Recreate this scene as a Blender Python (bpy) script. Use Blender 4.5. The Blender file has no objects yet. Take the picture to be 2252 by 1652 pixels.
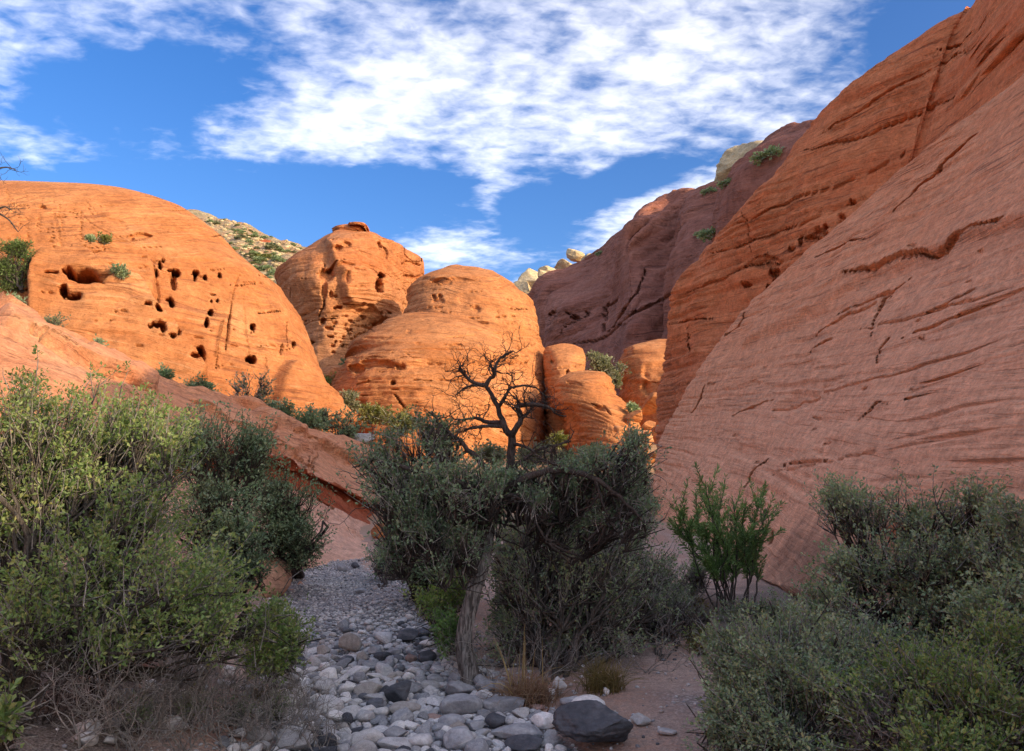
import bpy, math, random
import numpy as np
from mathutils import Vector

SC = bpy.context.scene
COL = SC.collection
rng = np.random.default_rng(7)
random.seed(7)

# ------------------------------------------------------------------ camera
W, H, F, CX, CY = 2252.0, 1652.0, 1767.0, 1126.0, 826.0
CAMH = 2.0
PITCH = math.atan((1090 - 826) / F)
cd = bpy.data.cameras.new("camera")
cam = bpy.data.objects.new("camera", cd)
COL.objects.link(cam)
cam.location = (0, 0, CAMH)
cam.rotation_euler = (math.pi / 2 + PITCH, 0, 0)
cd.sensor_width = 36.0
cd.lens = F / W * 36.0
cd.clip_end = 6000
cd.clip_start = 0.05
SC.camera = cam

# ------------------------------------------------------------------ sun, exposure
SUN = np.array([0.80, -0.52, 0.315])
SUN = SUN / np.linalg.norm(SUN)
sl = bpy.data.lights.new("sun", 'SUN')
sl.energy = 1.22
sl.angle = math.radians(0.5)
sl.color = (1.0, 0.77, 0.50)
so = bpy.data.objects.new("sun", sl)
COL.objects.link(so)
so.location = (60, -40, 60)
so.rotation_euler = Vector(SUN).to_track_quat('Z', 'Y').to_euler()
SC.view_settings.view_transform = 'Standard'
SC.view_settings.look = 'None'
SC.view_settings.gamma = 1.0
SC.view_settings.use_curve_mapping = False
SC.view_settings.exposure = 1.92
SC.cycles.use_denoising = True
SC.cycles.denoising_prefilter = 'NONE'
SC.cycles.max_bounces = 7
SC.cycles.diffuse_bounces = 5
SC.cycles.transparent_max_bounces = 4
SC.cycles.caustics_reflective = False
SC.cycles.caustics_refractive = False

_cp, _sp = math.cos(PITCH), math.sin(PITCH)


def P(px, py, Y):
    """the world point that lies at ground distance Y along the view direction px, py"""
    a = (px - CX) / F
    b = (CY - py) / F
    dx, dy, dz = a, _cp - b * _sp, _sp + b * _cp
    k = Y / dy
    return np.array([dx * k, Y, CAMH + dz * k])


def proj(p):
    x, y, z = p[..., 0], p[..., 1], p[..., 2] - CAMH
    f = y * _cp + z * _sp
    u = -y * _sp + z * _cp
    f = np.where(np.abs(f) < 1e-4, 1e-4, f)
    return np.stack([CX + F * x / f, CY - F * u / f], -1)


# ------------------------------------------------------------------ sky
def build_world():
    w = bpy.data.worlds.new("World")
    SC.world = w
    w.use_nodes = True
    nt = w.node_tree
    nt.nodes.clear()
    N = nt.nodes.new
    L = nt.links.new

    def math_(op, a, b=None, clamp=False):
        n = N('ShaderNodeMath')
        n.operation = op
        n.use_clamp = clamp
        for i, v in enumerate((a, b)):
            if v is None:
                continue
            if isinstance(v, (int, float)):
                n.inputs[i].default_value = v
            else:
                L(v, n.inputs[i])
        return n.outputs[0]
    out = N('ShaderNodeOutputWorld')
    bg = N('ShaderNodeBackground')
    L(bg.outputs[0], out.inputs[0])
    sky = N('ShaderNodeTexSky')
    sky.sky_type = 'NISHITA'
    sky.sun_disc = False
    sky.sun_elevation = math.asin(SUN[2])
    sky.sun_rotation = math.atan2(SUN[0], SUN[1])
    sky.air_density = 0.9
    sky.dust_density = 2.5
    sky.ozone_density = 2.0
    hs = N('ShaderNodeHueSaturation')
    hs.inputs['Hue'].default_value = 0.513
    hs.inputs['Saturation'].default_value = SKY_SAT
    hs.inputs['Value'].default_value = SKY_VAL
    L(sky.outputs[0], hs.inputs['Color'])
    geo = N('ShaderNodeTexCoord')
    sep = N('ShaderNodeSeparateXYZ')
    L(geo.outputs['Generated'], sep.inputs[0])
    zc = math_('ADD', math_('MAXIMUM', sep.outputs[2], 0.0), 0.12)
    u = math_('DIVIDE', sep.outputs[0], zc)
    v = math_('DIVIDE', sep.outputs[1], zc)
    cmb = N('ShaderNodeCombineXYZ')
    L(u, cmb.inputs[0]); L(v, cmb.inputs[1]); cmb.inputs[2].default_value = 1.0
    uv = cmb.outputs[0]

    def uvof(px, py):
        d = P(px, py, 1.0) - np.array([0, 0, CAMH])
        d = d / np.linalg.norm(d)
        zz = max(d[2], 0) + 0.12
        return np.array([d[0] / zz, d[1] / zz])
    total = None
    for (px, py, rx, ry, rot, wt) in CLOUD_BANKS:
        c = uvof(px, py)
        r = math.radians(rot)
        a1 = np.array([math.cos(r), -math.sin(r)]) * rx
        a2 = np.array([math.sin(r), math.cos(r)]) * ry
        e1 = (uvof(px + a1[0], py + a1[1]) - uvof(px - a1[0], py - a1[1])) / 2
        e2 = (uvof(px + a2[0], py + a2[1]) - uvof(px - a2[0], py - a2[1])) / 2
        M = np.linalg.inv(np.stack([e1, e2], 1))
        o = -M @ c
        qs = []
        for k in range(2):
            d = N('ShaderNodeVectorMath')
            d.operation = 'DOT_PRODUCT'
            L(uv, d.inputs[0])
            d.inputs[1].default_value = (M[k, 0], M[k, 1], o[k])
            qs.append(math_('POWER', math_('ABSOLUTE', d.outputs['Value']), 2.0))
        g = math_('POWER', 0.3679, math_('MINIMUM', math_('ADD', qs[0], qs[1]), 20.0))
        g = math_('MULTIPLY', g, wt)
        total = g if total is None else math_('ADD', total, g)

    def noise(scale, detail, rough, dist, loc=(0, 0, 0), rot=0.0, sx=1.0, sy=1.0):
        m = N('ShaderNodeMapping')
        m.inputs['Location'].default_value = loc
        m.inputs['Rotation'].default_value = (0, 0, rot)
        m.inputs['Scale'].default_value = (sx, sy, 1)
        L(uv, m.inputs[0])
        n = N('ShaderNodeTexNoise')
        n.inputs['Scale'].default_value = scale
        n.inputs['Detail'].default_value = detail
        n.inputs['Roughness'].default_value = rough
        n.inputs['Distortion'].default_value = dist
        L(m.outputs[0], n.inputs['Vector'])
        return n.outputs['Fac']
    n1 = noise(4.2, 5, 0.5, 0.25, (1.3, 2.1, 0), 0.35, 1.0, 0.75)
    n2 = noise(17.0, 4, 0.5, 0.3, (4.1, 0.3, 0), -0.45, 0.8, 1.0)
    n3 = noise(1.6, 3, 0.5, 0.0, (7.7, 3.3, 0))
    dens = math_('ADD', math_('MULTIPLY', math_('SUBTRACT', n1, 0.5), 1.7),
                 math_('MULTIPLY', math_('SUBTRACT', n2, 0.5), 1.5))
    dens = math_('ADD', dens, math_('MULTIPLY', math_('SUBTRACT', n3, 0.52), 1.2))
    n4 = noise(48.0, 5, 0.6, 0.6, (2.2, 8.1, 0), -0.4, 0.6, 1.0)
    dens = math_('ADD', dens, math_('MULTIPLY', math_('SUBTRACT', n4, 0.5), 0.55))
    dens = math_('ADD', dens, total)
    dens = math_('ADD', dens, CLOUD_BIAS)
    alpha = N('ShaderNodeMapRange')
    alpha.interpolation_type = 'SMOOTHSTEP'
    alpha.inputs['From Min'].default_value = 0.0
    alpha.inputs['From Max'].default_value = 1.2
    alpha.inputs['To Max'].default_value = 0.84
    L(dens, alpha.inputs['Value'])
    thick = N('ShaderNodeMapRange')
    thick.interpolation_type = 'SMOOTHSTEP'
    thick.inputs['From Min'].default_value = 0.35
    thick.inputs['From Max'].default_value = 1.5
    L(dens, thick.inputs['Value'])
    cc = N('ShaderNodeMixRGB')
    cc.inputs[1].default_value = (*[c * CLOUD_VAL for c in (0.98, 0.93, 0.88)], 1)
    cc.inputs[2].default_value = (*[c * CLOUD_VAL for c in (1.10, 1.03, 0.93)], 1)
    L(thick.outputs[0], cc.inputs[0])
    # thin cloud scatters light on top of most of the sky behind it
    cadd = N('ShaderNodeMixRGB')
    cadd.blend_type = 'ADD'
    cadd.inputs[0].default_value = 0.6
    L(cc.outputs[0], cadd.inputs[1])
    L(hs.outputs[0], cadd.inputs[2])
    mx = N('ShaderNodeMixRGB')
    L(alpha.outputs[0], mx.inputs[0])
    L(hs.outputs[0], mx.inputs[1])
    L(cadd.outputs[0], mx.inputs[2])
    L(mx.outputs[0], bg.inputs['Color'])
    bg.inputs['Strength'].default_value = SKY_STRENGTH


SKY_STRENGTH = 0.15
SKY_SAT = 1.36
SKY_VAL = 0.46
CLOUD_VAL = 2.15
CLOUD_BIAS = 0.52
# (px, py, half width, half height, tilt, weight): the banks of cloud seen that day
CLOUD_BANKS = [
    (1080, 235, 540, 140, 2, 0.28),
    (1560, 170, 380, 170, 22, 0.10),
    (40, 310, 170, 36, -10, 0.20),
    (230, 320, 80, 30, -10, 0.20),
    (480, 335, 220, 34, 8, 0.22),
    (880, 350, 200, 40, -4, 0.10),
    (1400, 480, 250, 40, 18, 0.50),
    (950, 530, 120, 45, 12, 0.45),
    (1080, 410, 45, 80, -20, 0.45),
    (1650, 330, 170, 40, 30, 0.2),
    (420, 60, 420, 50, 0, -0.25),
    (300, 200, 320, 95, 5, -1.25),
    (250, 450, 560, 75, 0, -2.0),
    (760, 445, 170, 55, 10, -1.4),
    (1330, 412, 270, 38, 14, -1.6),
    (1220, 530, 90, 60, 0, -1.0),
    (1050, 610, 300, 30, 0, -0.5),
    (2040, 100, 130, 220, 20, -1.6),
    (640, 530, 260, 70, 0, -0.9),
]
build_world()


# ------------------------------------------------------------------ bookkeeping
def tag(o, label=None, cat=None, group=None, kind=None):
    if label:
        o["label"] = label
    if cat:
        o["category"] = cat
    if group:
        o["group"] = group
    if kind:
        o["kind"] = kind
    return o


def empty(name, loc=(0, 0, 0)):
    o = bpy.data.objects.new(name, None)
    o.empty_display_size = 0.2
    o.location = loc
    COL.objects.link(o)
    return o


def mesh_from(name, V, faces, smooth=True):
    """faces: list of int arrays, (n,3) or (n,4)"""
    me = bpy.data.meshes.new(name)
    V = np.ascontiguousarray(V, dtype=np.float32)
    me.vertices.add(len(V))
    me.vertices.foreach_set('co', V.ravel())
    faces = [np.asarray(f, dtype=np.int32) for f in faces if len(f)]
    idx = np.concatenate([f.ravel() for f in faces])
    sizes = np.concatenate([np.full(len(f), f.shape[1], dtype=np.int32) for f in faces])
    starts = np.concatenate([[0], np.cumsum(sizes)[:-1]]).astype(np.int32)
    me.loops.add(len(idx))
    me.loops.foreach_set('vertex_index', idx)
    me.polygons.add(len(sizes))
    me.polygons.foreach_set('loop_start', starts)
    me.polygons.foreach_set('use_smooth', np.full(len(sizes), bool(smooth)))
    me.update(calc_edges=True)
    return me


def obj(name, me, mat=None, parent=None):
    o = bpy.data.objects.new(name, me)
    COL.objects.link(o)
    if mat is not None and not me.materials:
        me.materials.append(mat)
    if parent is not None:
        o.parent = parent
    return o


# ------------------------------------------------------------------ noise
def _hash(ix, iy, iz):
    h = (ix * 374761393 + iy * 668265263 + iz * 1440662683) & 0xffffffff
    h = ((h ^ (h >> 13)) * 1274126177) & 0xffffffff
    h = ((h ^ (h >> 15)) * 2246822519) & 0xffffffff
    return (h ^ (h >> 16)).astype(np.float64) / 4294967295.0


def vnoise(p):
    i = np.floor(p).astype(np.int64)
    f = p - i
    u = f * f * f * (f * (f * 6 - 15) + 10)
    x0, y0, z0 = i[..., 0], i[..., 1], i[..., 2]
    ux, uy, uz = u[..., 0], u[..., 1], u[..., 2]

    def lerp(a, b, t):
        return a + (b - a) * t
    r = lerp(lerp(lerp(_hash(x0, y0, z0), _hash(x0 + 1, y0, z0), ux),
                  lerp(_hash(x0, y0 + 1, z0), _hash(x0 + 1, y0 + 1, z0), ux), uy),
             lerp(lerp(_hash(x0, y0, z0 + 1), _hash(x0 + 1, y0, z0 + 1), ux),
                  lerp(_hash(x0, y0 + 1, z0 + 1), _hash(x0 + 1, y0 + 1, z0 + 1), ux), uy), uz)
    return r * 2 - 1


def fbm(p, octv=4, gain=0.5):
    a, s, t = 1.0, 0.0, 0.0
    for k in range(octv):
        s = s + a * vnoise(p + 17.3 * k)
        t += a
        a *= gain
        p = p * 2.03
    return s / t


def sstep(a, b, x):
    t = np.clip((x - a) / (b - a), 0, 1)
    return t * t * (3 - 2 * t)


# ------------------------------------------------------------------ lofted rock faces
def cr(net, n, axis):
    """Catmull-Rom resampling of a control net along an axis"""
    net = np.moveaxis(np.asarray(net, float), axis, 0)
    m = net.shape[0]
    t = np.linspace(0, m - 1, n) if np.isscalar(n) else np.asarray(n, float)
    pad = np.concatenate([2 * net[:1] - net[1:2], net, 2 * net[-1:] - net[-2:-1]], 0)
    i = np.minimum(np.floor(t).astype(int), m - 2)
    f = (t - i).reshape((-1,) + (1,) * (net.ndim - 1))
    p0, p1, p2, p3 = pad[i], pad[i + 1], pad[i + 2], pad[i + 3]
    r = 0.5 * (2 * p1 + (p2 - p0) * f + (2 * p0 - 5 * p1 + 4 * p2 - p3) * f ** 2 + (3 * p1 - p0 - 3 * p2 + p3) * f ** 3)
    return np.moveaxis(r, 0, axis)


def grid_faces(nu, nv, wrap=False):
    i, j = np.meshgrid(np.arange(nu - 1), np.arange(nv if wrap else nv - 1), indexing='ij')
    a = i * nv + j
    b = i * nv + (j + 1) % nv
    c = (i + 1) * nv + (j + 1) % nv
    d = (i + 1) * nv + j
    return np.stack([a, b, c, d], -1).reshape(-1, 4)


def grid_normals(G, flip=1.0):
    du = np.gradient(G, axis=0)
    dv = np.gradient(G, axis=1)
    n = np.cross(du, dv) * flip
    return n / (np.linalg.norm(n, axis=-1, keepdims=True) + 1e-9)


def seg_dist(q, pts):
    """distance from picture-plane points q (...,2) to a polyline"""
    d = np.full(q.shape[:-1], 1e9)
    for a, b in zip(pts[:-1], pts[1:]):
        a = np.array(a, float); b = np.array(b, float)
        ab = b - a
        t = np.clip(((q - a) @ ab) / (ab @ ab + 1e-9), 0, 1)
        d = np.minimum(d, np.linalg.norm(q - a - t[..., None] * ab, axis=-1))
    return d


def poly_sd(q, pts):
    """signed distance to polygon, positive inside"""
    d = seg_dist(q, list(pts) + [pts[0]])
    inside = np.zeros(q.shape[:-1], bool)
    n = len(pts)
    for k in range(n):
        x1, y1 = pts[k]; x2, y2 = pts[(k + 1) % n]
        if y1 == y2:
            continue
        c = ((y1 > q[..., 1]) != (y2 > q[..., 1])) & (q[..., 0] < (x2 - x1) * (q[..., 1] - y1) / (y2 - y1) + x1)
        inside ^= c
    return np.where(inside, d, -d)


def displace(G, N, sc=1.0, rough=0.25, ledge=0.2, dip=(0, 0, 1), freq=1.0, holes=(), cracks=(), plates=(),
             mask=None, seed=0.0, warp=1.0, low=0.6, cross=0.34, run=1.0):
    """weathered relief: rounded swells, bedding ledges, plates, joints and hollows, all in metres"""
    p = G + seed
    dip = np.asarray(dip, float)
    b = p @ dip + warp * fbm(p * 0.09 / sc, 3)
    # cross-bedding: each set of beds leans its own way and is cut off by the next
    ks = np.floor((p @ dip) / (3.6 * sc) + 0.9 * fbm(p * 0.05 / sc + 2.2, 2)).astype(np.int64)
    tilt = (_hash(ks, ks * 0 + 7, ks * 0 + 3) - 0.5) * cross
    b = b + tilt * (p[..., 0] * 0.8 + p[..., 1] * 0.6) + ks * 1.37
    d = low * fbm(p * (0.13 / sc), 3) + rough * fbm(p * (0.7 / sc), 4)
    z = np.zeros_like(b)
    q = np.stack([p[..., 0] * 0.10 * run / sc, p[..., 1] * 0.10 * run / sc, b * freq], -1)
    l1 = vnoise(q)
    l2 = vnoise(np.stack([p[..., 0] * 0.28 * run / sc + 5, p[..., 1] * 0.28 * run / sc, b * freq * 3.3 + 9], -1))
    l3 = vnoise(np.stack([p[..., 0] * 0.45 * run / sc + 5, p[..., 1] * 0.45 * run / sc, b * freq * 8.3 + 9], -1))
    l4 = vnoise(np.stack([p[..., 0] * 0.8 * run / sc + 5, p[..., 1] * 0.8 * run / sc, b * freq * 19.0 + 9], -1))
    patch = sstep(-0.35, 0.35, fbm(p * 0.12 / sc + 3.3, 3))
    patch2 = sstep(-0.25, 0.3, fbm(p * 0.2 / sc + 8.1, 3))
    # beds stand proud with a sharp lower lip: thin recessed partings between them
    led = sstep(-0.4, 0.4, l1) * 0.16 + patch * (sstep(-0.30, -0.12, l2) * 0.34 + sstep(-0.35, -0.15, l3) * 0.36) \
        + patch2 * (sstep(-0.5, -0.3, l4) * 0.30 + sstep(-0.6, -0.45, l3) * 0.45)
    d = d + ledge * (led - led.mean())
    d = d + 0.28 * rough * np.abs(fbm(p * 2.6 / sc, 3))
    dv = np.zeros_like(d)
    if len(holes) or len(cracks) or len(plates):
        q2 = proj(G)
        jit = np.stack([fbm(p * 0.9 / sc, 2), fbm(p * 0.9 / sc + 31, 2)], -1)
        jit2 = np.stack([fbm(p * 3.1 / sc + 5, 2), fbm(p * 3.1 / sc + 41, 2)], -1)
        qj = q2 + jit * 5.0 + jit2 * 3.0
        for (pts, amount, wdt) in plates:
            sd = poly_sd(q2 + jit * 9.0, pts)
            d = d + amount * sstep(-wdt, wdt, sd)
        for (pts, amount, wdt) in cracks:
            s = seg_dist(q2 + jit * 3.5 + jit2 * 0.8, pts)
            # taper to nothing at both ends
            e0 = np.linalg.norm(q2 - np.array(pts[0], float), axis=-1)
            e1 = np.linalg.norm(q2 - np.array(pts[-1], float), axis=-1)
            tp = sstep(0, 70, np.minimum(e0, e1)) * 0.75 + 0.25
            dv = np.maximum(dv, amount * (1 - sstep(0.55, 1.0, s / (wdt * tp)))) if amount > 0 else dv
            if amount < 0:
                d = d - amount * (1 - sstep(0.55, 1.0, s / (wdt * tp)))
        for (hx, hy, rx, ry, amount) in holes:
            r = np.sqrt(((qj[..., 0] - hx) / rx) ** 2 + ((qj[..., 1] - hy) / ry) ** 2)
            dv = np.maximum(dv, amount * (1 - sstep(0.84, 1.07, r)))
    if mask is not None:
        d = d * mask
        dv = dv * mask
    away = G - np.array([0, 0, CAMH])
    away = away / np.linalg.norm(away, axis=-1, keepdims=True)
    cut = away * 0.8 - N * 0.2
    cut = cut / np.linalg.norm(cut, axis=-1, keepdims=True)
    return G + N * d[..., None] + cut * dv[..., None]


def lobe(outline_l, outline_r, top, Y0, depth, nz, nt, back=0.8, expo=2.0, lean=0.0, dense=None, prof=2.0):
    """solid dome: at every height the outline gives its left and right edge; the plan is a superellipse.
    outline_*: lists of (px, py) from top to bottom, top: (px, py)"""
    l = np.array([top] + list(outline_l), float)
    r = np.array([top] + list(outline_r), float)
    pyb = min(l[-1, 1], r[-1, 1])
    tt = np.linspace(0, 1, nz)
    py = top[1] + (pyb - top[1]) * (0.35 * tt ** 2 + 0.65 * tt ** 1.15)
    xl = np.interp(py, l[:, 1], l[:, 0])
    xr = np.interp(py, r[:, 1], r[:, 0])
    k = np.array([0.25, .5, .25])
    for a in (xl, xr):
        s = a.copy()
        s[1:-1] = np.convolve(a, k, 'valid')
        a[:] = s
    nb = max(10, nt // 8)
    front = np.linspace(math.pi, 0, nt)
    if dense:
        # most of the columns go where the camera sees them
        n0 = nt // 8
        front = np.concatenate([np.linspace(math.pi, dense, n0)[:-1], np.linspace(dense, 0, nt - n0 + 1)])
    th = np.concatenate([front, -np.linspace(0, math.pi, nb + 2)[1:-1]])
    c, s = np.cos(th), np.sin(th)
    cx = np.sign(c) * np.abs(c) ** (2 / expo)
    sy = np.sign(s) * np.abs(s) ** (2 / expo)
    G = np.zeros((nz, len(th), 3))
    full = np.max(xr - xl)
    for i in range(nz):
        A = P(xl[i], py[i], Y0 + lean * (1 - tt[i]))
        B = P(xr[i], py[i], Y0 + lean * (1 - tt[i]))
        m, h = (A + B) / 2, (B - A) / 2
        frac = min(((xr[i] - xl[i]) / full) ** 0.7, 1 - (1 - tt[i]) ** prof)
        dd = depth * frac
        G[i, :, 0] = m[0] + h[0] * cx
        G[i, :, 1] = m[1] - dd * np.where(sy > 0, sy, sy * back)
        G[i, :, 2] = m[2] - np.where(sy > 0, 0, 0) + 0 * cx
    return G, nt


def lobe_mesh(G, nt, **kw):
    Gp = np.concatenate([G[:, -1:], G, G[:, :1]], 1)
    N = grid_normals(Gp, 1.0)[:, 1:-1]
    # outward check
    c = G.mean(axis=(0, 1))
    if np.mean(np.sum(N * (G - c), -1)) < 0:
        N = -N
    tap = np.ones(G.shape[:2])
    tap[0] = 0.2
    # keep the skyline where it is: relief fades where the surface lies flat on top
    tap = tap * (1 - 0.85 * sstep(0.45, 0.9, N[..., 2]))
    D = displace(G, N, mask=tap, **kw)
    V = D.reshape(-1, 3)
    nz, n = G.shape[:2]
    f = grid_faces(nz, n, wrap=True)
    topv = D[0].mean(0)
    V = np.concatenate([V, topv[None]])
    j = np.arange(n)
    cap = np.stack([np.full(n, len(V) - 1), (j + 1) % n, j], -1)
    return V, [f, cap]


def join_parts(parts):
    Vs, Fs, off = [], [], 0
    for V, fl in parts:
        Vs.append(V)
        Fs += [f + off for f in fl]
        off += len(V)
    return np.concatenate(Vs), Fs


# ------------------------------------------------------------------ materials
class NT:
    def __init__(self, name):
        self.m = bpy.data.materials.new(name)
        self.m.use_nodes = True
        self.t = self.m.node_tree
        self.t.nodes.clear()
        self.out = self.n('ShaderNodeOutputMaterial')

    def n(self, kind, **kw):
        x = self.t.nodes.new(kind)
        for k, v in kw.items():
            setattr(x, k, v)
        return x

    def link(self, a, b):
        self.t.links.new(a, b)

    def set(self, sock, v):
        if hasattr(v, 'links') or isinstance(v, bpy.types.NodeSocket):
            self.link(v, sock)
        else:
            sock.default_value = v

    def math(self, op, a, b=0.0, clamp=False):
        x = self.n('ShaderNodeMath', operation=op, use_clamp=clamp)
        self.set(x.inputs[0], a)
        self.set(x.inputs[1], b)
        return x.outputs[0]

    def noise(self, vec, scale=1.0, detail=4, rough=0.55, dist=0.0):
        x = self.n('ShaderNodeTexNoise')
        self.set(x.inputs['Vector'], vec)
        x.inputs['Scale'].default_value = scale
        x.inputs['Detail'].default_value = detail
        x.inputs['Roughness'].default_value = rough
        x.inputs['Distortion'].default_value = dist
        return x.outputs['Fac']

    def ramp(self, fac, a, b, lo=0.0, hi=1.0):
        x = self.n('ShaderNodeMapRange')
        x.interpolation_type = 'SMOOTHSTEP'
        self.set(x.inputs['Value'], fac)
        x.inputs['From Min'].default_value = a
        x.inputs['From Max'].default_value = b
        x.inputs['To Min'].default_value = lo
        x.inputs['To Max'].default_value = hi
        return x.outputs[0]

    def mix(self, fac, a, b, mode='MIX'):
        x = self.n('ShaderNodeMixRGB', blend_type=mode)
        self.set(x.inputs[0], fac)
        for k, v in ((1, a), (2, b)):
            if isinstance(v, tuple) and len(v) == 3:
                v = (*v, 1)
            self.set(x.inputs[k], v)
        return x.outputs[0]

    def vmap(self, vec, scale=(1, 1, 1), rot=(0, 0, 0), loc=(0, 0, 0)):
        x = self.n('ShaderNodeMapping')
        self.link(vec, x.inputs['Vector'])
        x.inputs['Scale'].default_value = scale
        x.inputs['Rotation'].default_value = rot
        x.inputs['Location'].default_value = loc
        return x.outputs[0]

    def dot(self, vec, d):
        x = self.n('ShaderNodeVectorMath', operation='DOT_PRODUCT')
        self.link(vec, x.inputs[0])
        x.inputs[1].default_value = d
        return x.outputs['Value']

    def xyz(self, a, b, c):
        x = self.n('ShaderNodeCombineXYZ')
        for k, v in enumerate((a, b, c)):
            self.set(x.inputs[k], v)
        return x.outputs[0]

    def bump(self, h, strength=0.5, dist=0.1, prev=None):
        x = self.n('ShaderNodeBump')
        x.inputs['Strength'].default_value = strength
        x.inputs['Distance'].default_value = dist
        self.link(h, x.inputs['Height'])
        if prev is not None:
            self.link(prev, x.inputs['Normal'])
        return x.outputs[0]

    def principled(self, col, rough=0.9, normal=None, spec=0.2):
        x = self.n('ShaderNodeBsdfPrincipled')
        self.set(x.inputs['Base Color'], col if not (isinstance(col, tuple) and len(col) == 3) else (*col, 1))
        self.set(x.inputs['Roughness'], rough)
        x.inputs['Specular IOR Level'].default_value = spec
        if normal is not None:
            self.link(normal, x.inputs['Normal'])
        self.link(x.outputs[0], self.out.inputs[0])
        return x


def sandstone(name, main, alt, pale, dark, sc=1.0, dip=(0, 0, 1), varnish=0.5, pale_amt=0.4, lines=0.5,
              bump=0.6, bleach=None, lichen=0.0, fdet=1.0, stain=None, cross=0.36, run=1.0, warp=3.0):
    """bedded sandstone; sc is the size of its coarsest blotches in tens of metres, bleach=(z0, z1, colour, amount)"""
    M = NT(name)
    pos = M.n('ShaderNodeNewGeometry').outputs['Position']
    wv = M.noise(M.vmap(pos, (0.12 / sc,) * 3), 1.0, 3, 0.5)
    b = M.math('ADD', M.dot(pos, dip), M.math('MULTIPLY', wv, warp * sc))
    sx = M.n('ShaderNodeSeparateXYZ')
    M.link(pos, sx.inputs[0])
    x, y, z = sx.outputs
    setk = M.math('FLOOR', M.math('MULTIPLY', M.math('ADD', b, M.math('MULTIPLY', M.noise(M.vmap(pos, (0.07 / sc,) * 3), 1.0, 2, 0.5), 6.0 * sc)), 1.0 / (3.4 * sc)))
    wn = M.n('ShaderNodeTexWhiteNoise', noise_dimensions='1D')
    M.link(setk, wn.inputs['W'])
    tilt = M.math('MULTIPLY', M.math('SUBTRACT', wn.outputs['Value'], 0.5), cross)
    b = M.math('ADD', M.math('ADD', b, M.math('MULTIPLY', setk, 1.37)), M.math('MULTIPLY', tilt, M.math('ADD', M.math('MULTIPLY', x, 0.8), M.math('MULTIPLY', y, 0.6))))
    sv = M.xyz(M.math('MULTIPLY', x, 0.25 * run / sc), M.math('MULTIPLY', y, 0.25 * run / sc), M.math('MULTIPLY', b, 1.5 / sc))
    s1 = M.noise(sv, 1.0, 6, 0.62)
    sf = M.xyz(M.math('MULTIPLY', x, 0.5 * run / sc), M.math('MULTIPLY', y, 0.5 * run / sc), M.math('MULTIPLY', b, 9.0 / sc))
    s2 = M.noise(sf, fdet, 5, 0.65, 0.3)
    blot = M.noise(M.vmap(pos, (0.16 / sc,) * 3, loc=(3, 1, 7)), 1.0, 5, 0.6, 0.4)
    fine = M.noise(M.vmap(pos, (2.2 / sc,) * 3), 1.0, 6, 0.7)
    fine2 = M.noise(M.vmap(pos, (9.0 / sc,) * 3), 1.0, 4, 0.7)
    col = M.mix(M.ramp(M.math('ADD', M.math('MULTIPLY', s1, 0.5), M.math('MULTIPLY', M.noise(M.vmap(pos, (0.4 / sc,) * 3, loc=(6, 2, 9)), 1.0, 5, 0.65), 0.5)), 0.38, 0.62), main, alt)
    col = M.mix(M.ramp(blot, 0.52, 0.72, 0, pale_amt), col, pale)
    patch = M.ramp(M.noise(M.vmap(pos, (0.22 / sc,) * 3, loc=(9, 4, 2)), 1.0, 4, 0.6), 0.42, 0.62)
    # bedding lines, dark and thin
    s3 = M.noise(M.xyz(M.math('MULTIPLY', x, 0.22 * run / sc), M.math('MULTIPLY', y, 0.22 * run / sc), M.math('MULTIPLY', b, 4.2 / sc)), 1.0, 3, 0.55, 0.2)
    ln = M.math('MULTIPLY', M.math('MAXIMUM', M.ramp(s2, 0.45, 0.37), M.math('MULTIPLY', M.ramp(s3, 0.37, 0.31), 1.0)), patch)
    col = M.mix(M.math('MULTIPLY', ln, lines), col, dark)
    ln2 = M.math('MULTIPLY', M.ramp(s2, 0.58, 0.68), 0.35)
    col = M.mix(ln2, col, pale)
    # desert varnish running down the face
    vz = M.noise(M.vmap(pos, (0.55 / sc, 0.55 / sc, 0.07 / sc), loc=(2, 8, 1)), 1.0, 6, 0.65, 0.3)
    vf = M.math('MULTIPLY', M.ramp(vz, 0.56, 0.70), M.ramp(blot, 0.56, 0.40))
    col = M.mix(M.math('MULTIPLY', vf, varnish), col, dark)
    if bleach:
        z0, z1, bc, amt = bleach
        zb = M.math('ADD', z, M.math('MULTIPLY', M.math('SUBTRACT', blot, 0.5), 9.0 * sc))
        col = M.mix(M.ramp(zb, z1, z0, 0, amt), col, bc)
    if lichen:
        lk = M.noise(M.vmap(pos, (0.8 / sc, 0.8 / sc, 1.6 / sc), loc=(5, 5, 5)), 1.0, 5, 0.7)
        lz = M.ramp(M.noise(M.vmap(pos, (0.09 / sc,) * 3, loc=(1, 6, 3)), 1.0, 2, 0.5), 0.52, 0.62)
        col = M.mix(M.math('MULTIPLY', M.math('MULTIPLY', M.ramp(lk, 0.66, 0.72), lz), lichen), col, (0.62, 0.42, 0.03))
    if stain:
        # seep stain at a foot of the wall: (centre, radii)
        (sx0, sy0, sz0), (ra, rb, rc) = stain
        dv = M.vmap(pos, (1 / ra, 1 / rb, 1 / rc), loc=(-sx0 / ra, -sy0 / rb, -sz0 / rc))
        ln3 = M.n('ShaderNodeVectorMath', operation='LENGTH')
        M.link(dv, ln3.inputs[0])
        sd = M.math('ADD', ln3.outputs['Value'], M.math('MULTIPLY', M.math('SUBTRACT', vz, 0.5), 2.6))
        sd = M.math('ADD', sd, M.math('MULTIPLY', M.math('SUBTRACT', s2, 0.5), 1.2))
        col = M.mix(M.ramp(sd, 1.35, 0.25, 0, 0.6), col, (0.075, 0.05, 0.042))
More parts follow.
